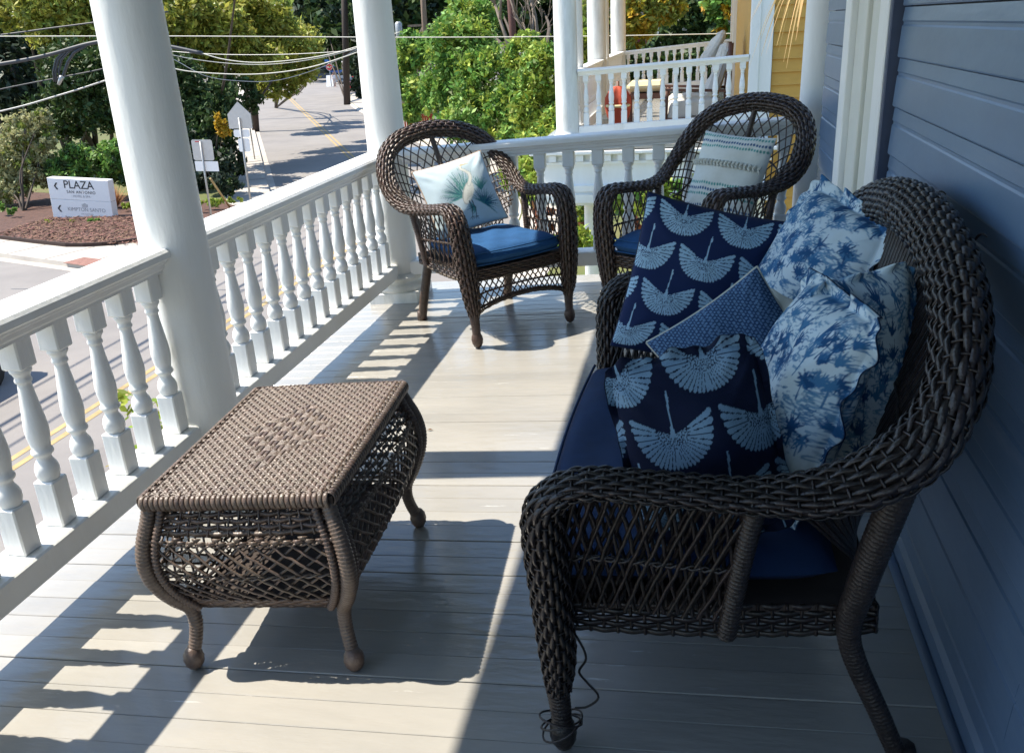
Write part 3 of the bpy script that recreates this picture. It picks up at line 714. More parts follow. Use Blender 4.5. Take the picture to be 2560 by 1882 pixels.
# ------------------------------------------------------------------ coffee table
tb = thing('wicker_coffee_table', 'low grey brown wicker coffee table with curved legs in the sun', 'coffee table', mat=place(-.945, 1.805, 3.4))
TW, TL, TH = .215, .315, .455
def bulge(z):          # how far the sides swell out below the top
    t = (TH - .02 - z) / (TH - .02 - .15); t = np.clip(t, 0, 1); return .006 + .032 * np.sin(math.pi * np.clip(t * 1.02 - .05, 0, 1)) - .024 * t ** 3
def top_pattern(j, k):
    nj, nk = 34, 46; dj, dk = abs(j - nj / 2 + .5) / (nj * .26), abs(k - nk / 2) / (nk * .30)
    if dj + dk < 1: return 1 if ((j + 1) // 2 + k // 2) % 2 else -1
    return 1 if (j + k) % 2 else -1
def S_top(u, v):
    P = np.stack([(v - .5) * 2 * (TW - .004), (u - .5) * 2 * (TL - .004), np.full_like(u, TH)], 1); return P, np.tile([0, 0, 1.], (len(u), 1))
sb = SB(); weave_sheet(sb, S_top, 34, 46, .0124, .0060, amp=.0026, th=.0055, pattern=top_pattern, double=True, k6=6); sb.build('woven_top', M_RESIN, tb)
# rolled edge: every warp end wraps over the frame
sb = SB()
def edge_wraps(p0, p1, out, n):
    p0, p1, out = np.array(p0, float), np.array(p1, float), np.array(out, float)
    d = (p1 - p0) / np.linalg.norm(p1 - p0)
    for i in range(n):
        c = p0 + (p1 - p0) * (i + .5) / n; a = np.linspace(math.pi * .60, -math.pi * .55, 9)
        P = c + out * (np.cos(a) * .011)[:, None] + np.array([0, 0, 1.]) * (np.sin(a) * .0155 - .013)[:, None]
        N = out * np.cos(a)[:, None] + np.array([0, 0, 1.]) * np.sin(a)[:, None]; sb.strand(P, N, .0125, .005, 6)
edge_wraps((-TW, -TL, TH), (TW, -TL, TH), (0, -1, 0), 36); edge_wraps((-TW, TL, TH), (TW, TL, TH), (0, 1, 0), 36)
edge_wraps((-TW, -TL, TH), (-TW, TL, TH), (-1, 0, 0), 48); edge_wraps((TW, -TL, TH), (TW, TL, TH), (1, 0, 0), 48)
sb.build('rolled_edge', M_RESIN, tb)
b = MB()
for (x, y, dx, dy) in ((0, -TL, TW * 2, .012), (0, TL, TW * 2, .012), (-TW, 0, .012, TL * 2), (TW, 0, .012, TL * 2)): b.box((x, y, TH - .014), (dx, dy, .018))
b.build('edge_core', M_POLEDARK, tb)
def S_side(ax, sg):
    def S(u, v):
        z = TH - .03 - v * (TH - .03 - .15); e = bulge(z); half_u = (TW if ax == 0 else TL) - .022 + e; out = (TL if ax == 0 else TW) - .022 + e
        bow = .020 * np.sin(math.pi * u) * np.sin(math.pi * np.clip(v, 0, 1))
        a = (u - .5) * 2 * half_u; o = sg * (out + bow)
        P = np.stack([a, o, z], 1) if ax == 0 else np.stack([o, a, z], 1)
        N = np.tile([0, sg, 0.] if ax == 0 else [sg, 0, 0.], (len(u), 1)); return P, N
    return S
def sub(S, v0, v1): return lambda u, v: S(u, v0 + v * (v1 - v0))
for ax, sg in ((0, -1), (0, 1), (1, 1), (1, -1)):
    S = S_side(ax, sg); n = 18 if ax == 0 else 26
    sb = SB(); weave_sheet(sb, sub(S, 0, .22), 5, n, .0125, .0055, amp=.003, th=.0035); weave_sheet(sb, sub(S, .86, 1), 4, n, .0105, .0055, amp=.0025, th=.0035); sb.build('woven_band', M_RESIN, tb)
    sb = SB(); sl = .22 if ax == 0 else .15
    lattice(sb, sub(S, .28, .56), int(n * .62), sl, .0062, n=8); lattice(sb, sub(S, .56, .86), int(n * .62), sl, .0062, n=8); sb.build('side_lattice', M_RESIN, tb)
    sb = SB(); tu = np.linspace(.01, .99, 80)
    for vv in (.285, .565):
        for o in (0, math.pi):
            P, N = S(tu, np.full(80, vv)); ph = tu * math.pi * n + o; P = P + N * (.0045 * np.cos(ph))[:, None]; P[:, 2] += .003 * np.sin(ph); sb.strand(P, N, .0055, .0055, 6)
    # row of almond shaped wraps
    for i in range(n):
        for rw in range(2):
            if rw == 1 and i % 2: continue
            uc = (i + .5 + .5 * rw) / n
            if uc > .98: continue
            P, N = S(np.linspace(uc - .42 / n, uc + .42 / n, 7), np.full(7, .252 - .024 * rw)); wd = np.array([.002, .007, .0095, .0105, .0095, .007, .002]); sb.strand(P + N * (.004 + .006 * np.sin(np.linspace(0, math.pi, 7)))[:, None], N, wd, .005, 6)
    sb.build('twisted_cord', M_RESIN, tb)
b = MB(); b.box((0, 0, .155), (TW * 2 - .06, TL * 2 - .06, .006)); b.build('shelf_board', M_POLEDARK, tb)
for sx in (-1, 1):
    for sy in (-1, 1):
        zs = np.linspace(TH - .025, .155, 9); pts = [(sx * (TW - .016 + float(bulge(z))), sy * (TL - .016 + float(bulge(z))), z) for z in zs]
        e = float(bulge(.15)); x_, y_ = TW - .016 + e, TL - .016 + e
        pts += [(sx * (x_ - .002), sy * (y_ + .002), .12), (sx * (x_ + .002), sy * (y_ + .010), .08), (sx * (x_ + .010), sy * (y_ + .022), .045)]
        b = wrapped(pts, [.016, .0165, .017, .0175, .018, .018, .0175, .017, .0165, .016, .0155, .016], ring=.0075, depth=.0026)
        ball_foot(b, (sx * (x_ + .012), sy * (y_ + .026), 0), .023, .062); b.build('leg', M_RESIN, tb)
        for dx, dy in ((-.03, .004), (.004, -.03)):
            pp = [(sx * (abs(p[0]) + dx), sy * (abs(p[1]) + dy), p[2]) for p in pts[:9]]; wrapped(pp, [.0085] * 9, ring=.009, n=8).build('inner_stile', M_RESIN, tb)
# ================================================================== CUSHIONS AND PILLOWS
def seat_cushion(label, root_m, fx, bx, y0, y1, z0, th, group=None, name='seat_cushion', m=None):
    m = m or M_NAVY
    n = 26; t = bpy.data.objects.new(name, None); COL.objects.link(t)
    t.location = root_m.to_translation(); t.rotation_euler = root_m.to_euler(); tag(t, label, 'cushion', group)
    V = []; Q = []
    for s in (1, -1):
        base = len(V)
        for i in range(n + 1):
            for j in range(n + 1):
                a, b_ = i / n * 2 - 1, j / n * 2 - 1
                ex = 1 - abs(a) ** 7; ey = 1 - abs(b_) ** 7
                h = th / 2 * (ex * ey) ** .33 * (1 + .22 * (1 - a * a) * (1 - b_ * b_)) + .004 * (math.sin(a * 5 + b_ * 3) + .6 * math.sin(a * 11 - b_ * 7 + 1) + .5 * math.sin(b_ * 13 + a * 4)) * ex * ey
                u = (b_ + 1) / 2; hw = fx * (1 - u) + bx * u
                rr = 1 - .035 * (abs(a) * abs(b_)) ** 6
                V.append((a * hw * rr, y0 + (y1 - y0) * u - (.02 * (1 - a * a) * (1 - u)), z0 + th / 2 + s * h))
        for i in range(n):
            for j in range(n):
                q = (base + i * (n + 1) + j, base + (i + 1) * (n + 1) + j, base + (i + 1) * (n + 1) + j + 1, base + i * (n + 1) + j + 1)
                Q.append(q if s > 0 else q[::-1])
    link('cushion_body', np_mesh('cushion_body', V, Q, m), t)
    sb = SB(); 
    for zz in (z0 + th * .83, z0 + th * .17):
        tt = np.linspace(0, 1, 40); x = -fx * .955 + 2 * fx * .955 * tt; P = np.stack([x, y0 + .010 - .02 * (1 - (2 * tt - 1) ** 2), np.full(40, zz)], 1); sb.strand(P, np.tile([0, -1., 0], (40, 1)), .007, .007, 6)
    sb.build('front_piping', m, t, stuff=False)
    return t
CUG = 'navy seat cushions'
seat_cushion('navy seat cushion sunlit on the armchair with the egret pillow', place(-.768, 3.848, 41), .235, .22, -.012, .50, .362, .082, CUG)
seat_cushion('navy seat cushion in shade on the armchair with the striped pillow', m2, .235, .22, -.012, .50, .362, .082, CUG)
seat_cushion('long navy seat cushion on the wicker settee', place(-.225, 1.825, -90), .505, .485, -.03, .50, .354, .082, CUG, m=M_NAVYSHADE)

# ---- painting: flat prints as arrays, later carried by the vertices
def canvas(n, c): return np.tile(np.array(c, float), (n, n, 1))
def seg_d(X, Y, a, b_):
    ax, ay = a; bx, by = b_; dx, dy = bx - ax, by - ay; L = dx * dx + dy * dy + 1e-12
    t = np.clip(((X - ax) * dx + (Y - ay) * dy) / L, 0, 1); return np.hypot(X - ax - t * dx, Y - ay - t * dy), t
def stroke(C, pts, w0, w1, col, al=1.):
    n = C.shape[0]; xs = [p[0] for p in pts]; ys = [p[1] for p in pts]; m = max(w0, w1) + 1.5 / n
    i0, i1 = max(0, int((min(xs) - m) * n)), min(n, int((max(xs) + m) * n) + 2); j0, j1 = max(0, int((min(ys) - m) * n)), min(n, int((max(ys) + m) * n) + 2)
    if i1 <= i0 or j1 <= j0: return
    X, Y = np.meshgrid((np.arange(i0, i1) + .5) / n, (np.arange(j0, j1) + .5) / n, indexing='ij'); A = np.zeros_like(X); k = len(pts) - 1
    for i in range(k):
        d, t = seg_d(X, Y, pts[i], pts[i + 1]); ww = w0 + (w1 - w0) * (i + t) / k
        A = np.maximum(A, np.clip((ww - d) * n + .5, 0, 1))
    A = A[..., None] * al; C[i0:i1, j0:j1] = C[i0:i1, j0:j1] * (1 - A) + np.array(col) * A
def ell(C, cx, cy, rx, ry, ang, col, al=1.):
    n = C.shape[0]; r = max(rx, ry) + .01; i0, i1 = max(0, int((cx - r) * n)), min(n, int((cx + r) * n) + 1); j0, j1 = max(0, int((cy - r) * n)), min(n, int((cy + r) * n) + 1)
    if i1 <= i0 or j1 <= j0: return
    X, Y = np.meshgrid((np.arange(i0, i1) + .5) / n - cx, (np.arange(j0, j1) + .5) / n - cy, indexing='ij'); c, s = math.cos(ang), math.sin(ang)
    d = np.hypot((X * c + Y * s) / rx, (-X * s + Y * c) / ry); A = np.clip((1 - d) * min(rx, ry) * n + .5, 0, 1)[..., None] * al
    C[i0:i1, j0:j1] = C[i0:i1, j0:j1] * (1 - A) + np.array(col) * A
def curve(p, ang, L, bend, k=6):
    out = [p]; a = ang
    for i in range(k): out.append((out[-1][0] + math.cos(a) * L / k, out[-1][1] + math.sin(a) * L / k)); a += bend / k
    return out
NAVYD = np.array([.011, .024, .085]); PALE = np.array([.36, .55, .70])
def paint_cranes(n, cw, ch, ox, oy, tilt=0., pale=PALE, dark=NAVYD):
    g = (np.arange(n) + .5) / n; X, Y = np.meshgrid(g, g, indexing='ij'); c, s = math.cos(tilt), math.sin(tilt)
    U, Vv = X * c + Y * s - ox, -X * s + Y * c - oy
    M = np.zeros((n, n)); noise = RNG.random((n, n))
    for col in (0, 1):
        u = U / cw - col * .5; i = np.round(u); p = (u - i) * 2.0 * 1.12
        for dj in (-1, 0, 1):
            v = Vv / ch - (col * .5); j = np.round(v) + dj; q = (v - j) * ch / (cw * .5) * 1.12
            phi = np.arctan2(p, -(q - .10)); r = np.hypot(p, q - .10); ap = np.abs(phi)
            R = .66 + .46 * (ap / 1.99) ** 1.5
            nf = 13; fr = (ap / 2.02) * nf; fi = np.floor(fr); f = np.abs(fr - fi - .5) * 2
            Re = R * (1 - .10 * f ** 2.2)
            top = .13 + .50 * np.abs(p) ** 1.35
            inside = (r < Re) & (q < top) & (ap < 2.02)
            gap = (f > .80) & (r > .36 * R)
            # scaled breast
            ring = np.sin(r * 46 + np.cos(phi * 9) * 1.2); cell = (r < .40 * R) & ((np.abs(ring) < .34) | (np.abs(np.sin(phi * 9 + np.floor(r * 14) * 1.6)) < .22))
            m = inside & ~gap & ~cell
            nw = np.where(q < .32, .075 - .2 * (q - .1), .022); nk = (np.abs(p - .06 * (q - .1)) < nw) & (q > .08) & (q < 1.02); head = (np.hypot((p - .06) / .035, (q - .88) / .085) < 1)
            M = np.maximum(M, (m | nk | head).astype(float))
    M = M * (.80 + .20 * (noise > .12)); C = dark * (1 - M[..., None]) + pale * M[..., None]
    return C
TB = [np.array(c) for c in ((.018, .085, .22), (.03, .13, .30), (.06, .19, .37), (.13, .29, .47))]
def paint_toile(n, seed, k=165, base=(.60, .71, .78)):
    r = random.Random(seed); C = canvas(n, base)
    for i in range(int(k * 1.9)):
        x, y = r.random(), r.random(); c = r.choice(TB[2:]); L = r.uniform(.03, .10); a = r.uniform(-.3, .3)
        for q in range(r.randint(3, 8)): stroke(C, curve((x + r.uniform(-.03, .03), y + q * .008 + r.uniform(-.006, .006)), a + r.uniform(-.25, .25), L * r.uniform(.5, 1.1), r.uniform(-.5, .5), 4), .0035, .0012, c, .85)
    for i in range(k):
        x, y = r.random(), r.random(); c = r.choice(TB[:3]); h = r.uniform(.05, .10); ty = r.random()
        if ty < .45:      # palm with a trunk
            tr = curve((x, y), math.pi / 2 + r.uniform(-.3, .3), h, r.uniform(-.5, .5), 5); stroke(C, tr, .0042, .0028, c); x2, y2 = tr[-1]
            for q in range(r.randint(7, 10)): stroke(C, curve((x2, y2), q * .75 + r.uniform(-.2, .2), r.uniform(.034, .058), r.choice((-1, 1)) * r.uniform(.6, 1.5), 5), .0072, .0012, c)
        elif ty < .75:    # low fan of blades
            for q in range(r.randint(8, 13)): stroke(C, curve((x, y), .35 + q * .22 + r.uniform(-.1, .1), r.uniform(.04, .08), r.uniform(-.7, .7), 4), .0075, .001, c)
        else:             # small tufts and rocks
            for q in range(6): ell(C, x + r.uniform(-.03, .03), y + r.uniform(-.015, .015), r.uniform(.004, .014), r.uniform(.003, .007), r.uniform(0, 3), c)
    return C
def paint_tweed(n):
    C = canvas(n, (.02, .05, .13)); g = np.arange(n); X, Y = np.meshgrid(g, g, indexing='ij')
    M = (((X // 2 + (Y // 4) * 1) % 3 > 0) & (Y % 4 != 0)).astype(float) * (RNG.random((n, n)) * .6 + .4)
    return C * (1 - M[..., None]) + np.array([.16, .29, .47]) * M[..., None]
def paint_egret(n):
    r = random.Random(5); C = canvas(n, (.56, .68, .74))
    G = [(.03, .16, .20), (.06, .25, .26), (.11, .34, .30), (.02, .10, .18), (.20, .42, .36)]
    def fan(x, y, a0, a1, L, m, cols):
        for q in range(m): stroke(C, curve((x, y), a0 + (a1 - a0) * q / m + r.uniform(-.05, .05), L * r.uniform(.75, 1.1), r.uniform(-.25, .25), 4), .0085, .0012, r.choice(cols), .9)
    fan(.47, .42, 1.55, 3.3, .30, 34, G); fan(.52, .44, 1.0, 2.0, .36, 20, [G[2], G[4], G[1]]); fan(.72, .26, -.9, 2.6, .22, 44, [G[0], G[3], G[1]]); fan(.58, .24, 2.1, 4.6, .13, 18, G[:3]); fan(.74, .44, .6, 2.2, .22, 20, [G[2], G[1]])
    W = (.80, .80, .72); ell(C, .55, .45, .072, .165, -.55, (.45, .47, .44)); ell(C, .555, .45, .064, .155, -.55, W)
    stroke(C, [(.60, .55), (.655, .63), (.665, .70), (.63, .755), (.585, .80), (.585, .835), (.61, .855)], .026, .017, (.45, .47, .44)); stroke(C, [(.60, .55), (.655, .63), (.665, .70), (.63, .755), (.585, .80), (.585, .835), (.61, .855)], .020, .013, W)
    stroke(C, [(.61, .855), (.655, .858), (.72, .85)], .014, .002, (.55, .45, .25))
    for p in ([(.52, .34), (.53, .24), (.50, .13)], [(.56, .34), (.575, .22), (.56, .12)]): stroke(C, p, .006, .004, (.06, .09, .10))
    for x, y in ((.50, .13), (.56, .12)):
        for a in (-2.6, -1.9, -1.2, -.5): stroke(C, curve((x, y), a, .05, .3, 3), .0045, .002, (.06, .09, .10))
    for q in range(8): stroke(C, curve((.50 + q * .012, .36 + q * .006), 1.1, .14, .2, 4), .0028, .001, (.52, .52, .44), .8)
    return C
def paint_stripe(n):
    C = canvas(n, (.76, .77, .71)); g = (np.arange(n) + .5) / n
    TE, BL = np.array([.10, .35, .31]), np.array([.03, .11, .25])
    for y, col in ((.955, TE), (.885, BL), (.825, TE), (.40, TE), (.335, BL), (.275, TE), (.145, BL), (.085, TE), (.035, BL)):
        for i in range(27):
            x = (i + .5) / 27; ell(C, x, y + .004 * math.sin(i), .0135, .017, .3, col * (.85 + .3 * random.random()))
    return C
PNOISE = RNG.random((9, 9))
def pillow(name, label, cen, u, v, w_, h_, th, paint, group=None, flange=0., edge=None, N=110, pinch=.07, seed=1, wr=.006, sag=0., cat='pillow', up_off=None, mat_=None):
    """u: right, v: up (world). paint: array sampled across the face; None uses mat_"""
    cen, u, v = Vector(cen), Vector(u).normalized(), Vector(v).normalized(); v = (v - u * v.dot(u)).normalized(); nn = u.cross(v)
    M = Matrix(((u.x, v.x, nn.x, cen.x), (u.y, v.y, nn.y, cen.y), (u.z, v.z, nn.z, cen.z), (0, 0, 0, 1)))
    r = np.random.default_rng(seed); fl = flange; V = []; Q = []; Cc = []
    g = np.linspace(-1 - fl, 1 + fl, N + 1); A, B = np.meshgrid(g, g, indexing='ij')
    a = np.clip(A, -1, 1); b_ = np.clip(B, -1, 1)
    body = ((1 - np.abs(a) ** 2.4) * (1 - np.abs(b_) ** 2.4)) ** .55
    X = A * (1 - pinch * (1 - b_ * b_) * np.abs(a) ** 2); Y = B * (1 - pinch * (1 - a * a) * np.abs(b_) ** 2)
    if fl > 0:
        mxn = np.maximum(np.abs(A), np.abs(B)); k_ = mxn / np.maximum((np.abs(A) ** 7 + np.abs(B) ** 7) ** (1 / 7), 1e-6); k_ = 1 - (1 - k_) * np.clip((mxn - .6) / .4, 0, 1); X = X * k_; Y = Y * k_
    X = X * w_ / 2; Y = Y * h_ / 2
    k = r.uniform(2, 6, (6, 2)) * r.choice([-1, 1], (6, 2)); ph = r.uniform(0, 6, 6)
    wrk = sum(np.sin(A * k[i, 0] + B * k[i, 1] + ph[i]) for i in range(6)) * wr / 2.2
    wrk += wr * .9 * (np.exp(-((np.abs(A) - .8) ** 2 + (np.abs(B) - .8) ** 2) / .08) * np.sin((A * np.sign(B) * np.sign(A) * 0 + (np.abs(A) - np.abs(B)) * 16)))
    out = np.maximum(np.abs(A), np.abs(B)) - 1; fm = np.clip(out / max(fl, 1e-6), 0, 1)
    ru = np.where(np.abs(A) > np.abs(B), B, A); wav = fm * (.013 * np.sin(ru * 9 + seed) + .008 * np.sin(ru * 19 + 2 * seed)) * (1 - .7 * np.minimum(np.abs(A), np.abs(B)) ** 6)
    if fl == 0: wav = wav * 0
    sg = sag * (1 - (B + 1) / 2) ** 2
    for s in (1, -1):
        Z = s * (th / 2 * body + .0015) + (wrk * body if s > 0 else wrk * body * .3) + wav + sg
        base = len(V) * 0 + sum(len(q) for q in V); V.append(np.stack([X, Y + (wav * .5), Z], -1).reshape(-1, 3))
        idx = base + np.arange((N + 1) * (N + 1)).reshape(N + 1, N + 1); q = np.stack([idx[:-1, :-1], idx[1:, :-1], idx[1:, 1:], idx[:-1, 1:]], -1).reshape(-1, 4)
        Q.append(q if s > 0 else q[:, ::-1])
        if paint is not None:
            n = paint.shape[0]; i = np.clip(((A + 1 + fl) / (2 + 2 * fl) * n).astype(int), 0, n - 1); j = np.clip(((B + 1 + fl) / (2 + 2 * fl) * n).astype(int), 0, n - 1); c = paint[i, j].copy()
            if edge is not None: c[fm > .90] = edge
            Cc.append(c.reshape(-1, 3))
    # close the rim
    n1 = N + 1; off = n1 * n1; ringi = [i * n1 for i in range(n1)] + [N * n1 + j for j in range(1, n1)] + [i * n1 + N for i in range(N - 1, -1, -1)] + [j for j in range(N - 1, 0, -1)]
    R_ = np.array(ringi); Rn = np.roll(R_, -1); Q.append(np.stack([Rn, R_, R_ + off, Rn + off], -1))
    t = bpy.data.objects.new(name, None); COL.objects.link(t); t.location = M.to_translation(); t.rotation_euler = M.to_euler(); tag(t, label, cat, group)
    me = np_mesh('cover', np.concatenate(V), np.concatenate(Q), mat_ or M_PRINT, True, np.concatenate(Cc) if paint is not None else None); link('cover', me, t)
    # seam cord
    t2 = t
    P = V[0][R_[::2]]; P = np.concatenate([P, P[:1]]); P[:, 2] -= .0015
    return t2, P
def piping(t, P, m, r=.008, nm='piping'):
    sb = SB(); N = np.tile([0, 0, 1.], (len(P), 1)); sb.strand(P, N, r, r, 6); sb.build(nm, m, t, stuff=False)

CR1 = paint_cranes(320, .41, .51, .08, .12, .0)
CR_SHADED = paint_cranes(320, .54, .66, .36, .58, .0, pale=np.array([.20, .32, .44]), dark=np.array([.005, .010, .034]))  # same crane print in darker tones, the near pillow's shade painted in
G1 = 'settee pillows with printed cranes'
t, P = pillow('crane_pillow', 'navy pillow with pale flying cranes, propped upright at the far end of the settee', (.015, 2.315, .64), (.95, -.02, -.22), (.26, .26, .92), .38, .42, .13, CR1, G1, seed=3, N=220, pinch=.05)
piping(t, P, M_PIPING, .005)
t, P = pillow('crane_pillow', 'shade toned crane pillow with a wavy dark edge, slumped behind the near settee arm', (.018, 1.42, .605), (.95, .10, .22), (-.16, .22, .94), .26, .33, .12, CR_SHADED, G1, flange=.10, edge=(.006, .01, .025), seed=8, N=220, pinch=.04, wr=.008)
t, P = pillow('tweed_pillow', 'small heathered blue woven pillow leaning on the far crane pillow', (.098, 1.925, .588), (.575, -.366, -.731), (.60, .25, .76), .28, .30, .10, paint_tweed(170), seed=5, N=150, wr=.004)
piping(t, P, M_CREAM, .006)
t, P = pillow('cream_pillow', 'plain cream pillow peeking out between the blue tweed and toile pillows', (.190, 1.93, .575), (.50, -.85, .05), (.30, .10, .90), .20, .30, .07, None, seed=6, N=50, mat_=M_CREAM)
TG = 'blue and white palm toile pillows'
NE = (.02, .04, .10)
t, P = pillow('toile_pillow', 'large palm toile pillow with a pointed upright corner, farthest of the toile pillows', (.262, 2.165, .675), (.34, -.93, -.12), (.40, .06, .91), .37, .44, .17, paint_toile(300, 2), TG, flange=.13, edge=None, seed=2, N=210, pinch=.02, wr=.009)
t, P = pillow('toile_pillow', 'palm toile pillow with a navy edged frill, standing in front of the other toile pillows', (.188, 1.555, .618), (.36, -.93, -.10), (.26, .08, .95), .25, .45, .15, paint_toile(300, 11), TG, flange=.10, edge=NE, seed=4, N=210, pinch=.03, wr=.008)
t, P = pillow('toile_pillow', 'shaded palm toile pillow wedged between the settee back and near arm', (.322, 1.64, .63), (.85, .40, .10), (.20, .10, .95), .22, .45, .16, paint_toile(300, 23, 150), TG, flange=.06, edge=None, seed=9, N=210, pinch=.03, wr=.008)

def chair_pt(x, y, z, M): return M @ Vector((x, y, z))
mc1 = place(-.768, 3.848, 41); 
def dirv(M, x, y, z): return (M.to_3x3() @ Vector((x, y, z)))
t, P = pillow('egret_pillow', 'pale blue pillow printed with a white egret among green palms', chair_pt(-.045, .43, .622, mc1), dirv(mc1, .98, -.10, .14), dirv(mc1, -.16, .45, .86), .365, .355, .14, paint_egret(260), seed=12, N=120, pinch=.06)
piping(t, P, M_ROPE, .008)
t, P = pillow('striped_pillow', 'cream woven pillow with teal and navy dotted stripes and a braid', chair_pt(.065, .45, .625, m2), dirv(m2, .995, .0, -.09), dirv(m2, .09, .42, .90), .36, .40, .13, paint_stripe(240), seed=14, N=120, pinch=.05)
bd = MB()
for i in range(19):
    for s in (-1, 1):
        x = -.165 + i * .0183; z = .066 * (max(0, (1 - abs(x / .18) ** 2.4)) * .93) ** .55
        bd.lathe([(.001, -.012), (.0055, -.007), (.007, 0), (.0055, .007), (.001, .012)], n=8, M=Matrix.Translation((x, .048 + s * .006, z + .012)) @ Matrix.Rotation(s * .8, 4, 'Z') @ Matrix.Rotation(math.pi / 2, 4, 'Y'))
bd.build('braid', M_CREAM, t, stuff=True)
# ================================================================== NEIGHBOUR'S HOUSE
NY = 11.0; NF = 17.4
nh = thing('yellow_house', 'ochre yellow clapboard house next door with a white upstairs porch', 'house', at(1900, 300, NY))
def inh(b, name, m, stuff=False, label=None, par=None):
    return b.build(name, m, par or nh, stuff, label)
nh.location = (0, 0, 0)
nL, nR = at(1436, 340, NY), at(1872, 300, NY)
NZ = at(1440, 338, NY).z - .10                    # its porch floor level
NX0 = at(1411, 0, NY).x; NXW = at(1880, 60, NY).x
# clapboard wall facing us, with its white corner board
zb = -4.0; k = 0
while zb < 4.2:
    b = MB(); b.extrude([(.0, 0), (-.028, 0), (-.022, .012), (-.002, .150), (.0, .150)], (at(1936, 60, NY).x, NY + .03, zb), (4.2, NY + .03, zb), (0, 1, 0), (0, 0, 1)); inh(b, 'siding_board', M_YSIDING); zb += .142
b = MB(); b.box(((NXW + 4.2) / 2 + .1, NY + 4.6, .1), (4.2 - NXW - .2, 9.0, 8.4)); inh(b, 'wall_core', M_YSIDING)
xa, xb = at(1876, 60, NY).x, at(1934, 60, NY).x
b = MB(); b.box(((xa + xb) / 2, NY + .0, .1), (xb - xa, .09, 8.4), bev=.006); b.box((xa + .06, NY - .05, .1), (.10, .03, 8.4), bev=.004); inh(b, 'corner_board', M_WHITE)
b = MB(); b.box((xa + .02, NY + 3.0, 1.2), (.05, 6.0, 3.6)); inh(b, 'front_wall', M_YSIDING)
b = MB(); b.box((xa - .03, NY + 5.2, 1.0), (.05, .14, 3.2)); b.box((xa - .03, NY + 4.0, 1.0), (.05, .14, 3.2)); inh(b, 'window_casing', M_WHITE)
# porch floor with boards, fascia, dentils, lower storey
nw = NXW - NX0 + .2
for i in range(66):
    b = MB(); b.box((NX0 + nw / 2 - .15, NY - .25 + .11 * i, NZ - .02), (nw + .5, .106, .04)); inh(b, 'plank', M_FLOOR)
b = MB(); b.box((NX0 + nw / 2 - .15, NY + 3.3, NZ - .28), (nw + .34, 7.1, .44)); inh(b, 'porch_fascia', M_WHITE)
b = MB(); b.box((NX0 + nw / 2 - .15, NY - .285, NZ - .075), (nw + .56, .10, .045), bev=.008); b.box((NX0 + nw / 2 - .15, NY - .265, NZ - .20), (nw + .44, .04, .03)); b.box((NX0 + nw / 2 - .15, NY - .27, NZ - .50), (nw + .40, .06, .07)); b.box((NX0 + nw / 2 - .15, NY - .28, NZ - .62), (nw + .44, .08, .10)); inh(b, 'cornice', M_WHITE)
x = NX0 - .32
while x < NXW + .2:
    b = MB(); b.box((x, NY - .285, NZ - .14), (.085, .05, .075)); inh(b, 'dentil', M_WHITE); x += .165
b = MB(); b.box((NX0 + nw / 2 - .1, NY - .22, NZ - .60), (nw + .2, .10, .22)); inh(b, 'lower_beam', M_WHITE)
for x in (at(1482, 560, NY).x, at(1345, 560, NY).x - .9):
    b = MB(); b.lathe([(.135, -4), (.135, -3.85), (.115, -3.8), (.11, -2.6), (.098, NZ - .70), (.13, NZ - .66), (.13, NZ - .60)], c=(x, NY - .05, 0), n=24); inh(b, 'lower_column', M_WHITE)
b = MB(); b.box((.2, NY + 1.6, -3.3), (NXW * 2 + 3, .1, 1.3)); inh(b, 'lower_wall', M_CONC)
# its columns
for (px_, Y) in ((1411, NY), (1490, NY + 3.0), (1545, NF)):
    x = at(px_, 0, Y).x
    b = MB(); b.box((x, Y, NZ + .03), (.34, .34, .06)); b.lathe([(.17, .06), (.18, .085), (.165, .115), (.148, .13), (.14, .17), (.135, 1.6), (.118, 3.2)], c=(x, Y, NZ), n=28); inh(b, 'column', M_WHITE_OLD)
for (px_, Y) in ((1438, NY + .45), (1508, NY + 3.5)):
    x = at(px_, 0, Y).x; b = MB(); b.lathe([(.085, .0), (.08, 3.2)], c=(x, Y, NZ), n=20); inh(b, 'slim_post', M_WHITE)
b = MB(); b.lathe([(.075, 0), (.07, 3.2)], c=(at(1838, 60, NF - .4).x, NF - .4, NZ), n=18); inh(b, 'slim_post', M_WHITE)
# porch railings of the neighbour: a thing each, like ours
NB0, NB1 = .13, .70
def nrail(label, a, b_, n, sc=1.08):
    a, b_ = Vector(a), Vector(b_); d = b_ - a; L = d.length; d.normalize(); side = Vector((d.y, -d.x, 0)); up = Vector((0, 0, 1))
    r = thing('porch_railing', label, 'railing', a, "next door's porch railings")
    t = MB(); t.extrude([(x * 1.0, y) for x, y in CAP], up * .81, d * L + up * .81, side, up); t.build('top_rail', M_WHITE, r)
    t = MB(); t.extrude([(-.05, -.07), (.05, -.07), (.05, .07), (-.05, .07)], up * .13, d * L + up * .13, side, up); t.build('bottom_rail', M_WHITE, r)
    for i in range(n):
        o = link('baluster', BAL, r); o.location = d * (L * (i + .6) / n) + up * .20; o.scale = (1.1, 1.1, 1.145); o.rotation_euler = (0, 0, math.atan2(d.y, d.x))
    return r
tl = S_TILT * .75
ra = (NX0 + .14, NY, NZ); rb = (NXW - .02, NY, NZ + tl * (NXW - NX0))
nrail("next door's white porch railing facing us, with the red umbrella behind it", ra, rb, 13)
x3 = at(1552, 60, NF).x
nrail("far end railing of next door's porch, seen above the nearer one", (x3 + .05, NF, NZ), (at(1835, 60, NF).x, NF, NZ + .12), 14)
nrail("street side railing of next door's porch, seen edge on by its columns", (NX0 + .10, NY + .2, NZ), (at(1490, 0, NY + 3.0).x + .05, NY + 2.85, NZ), 18)
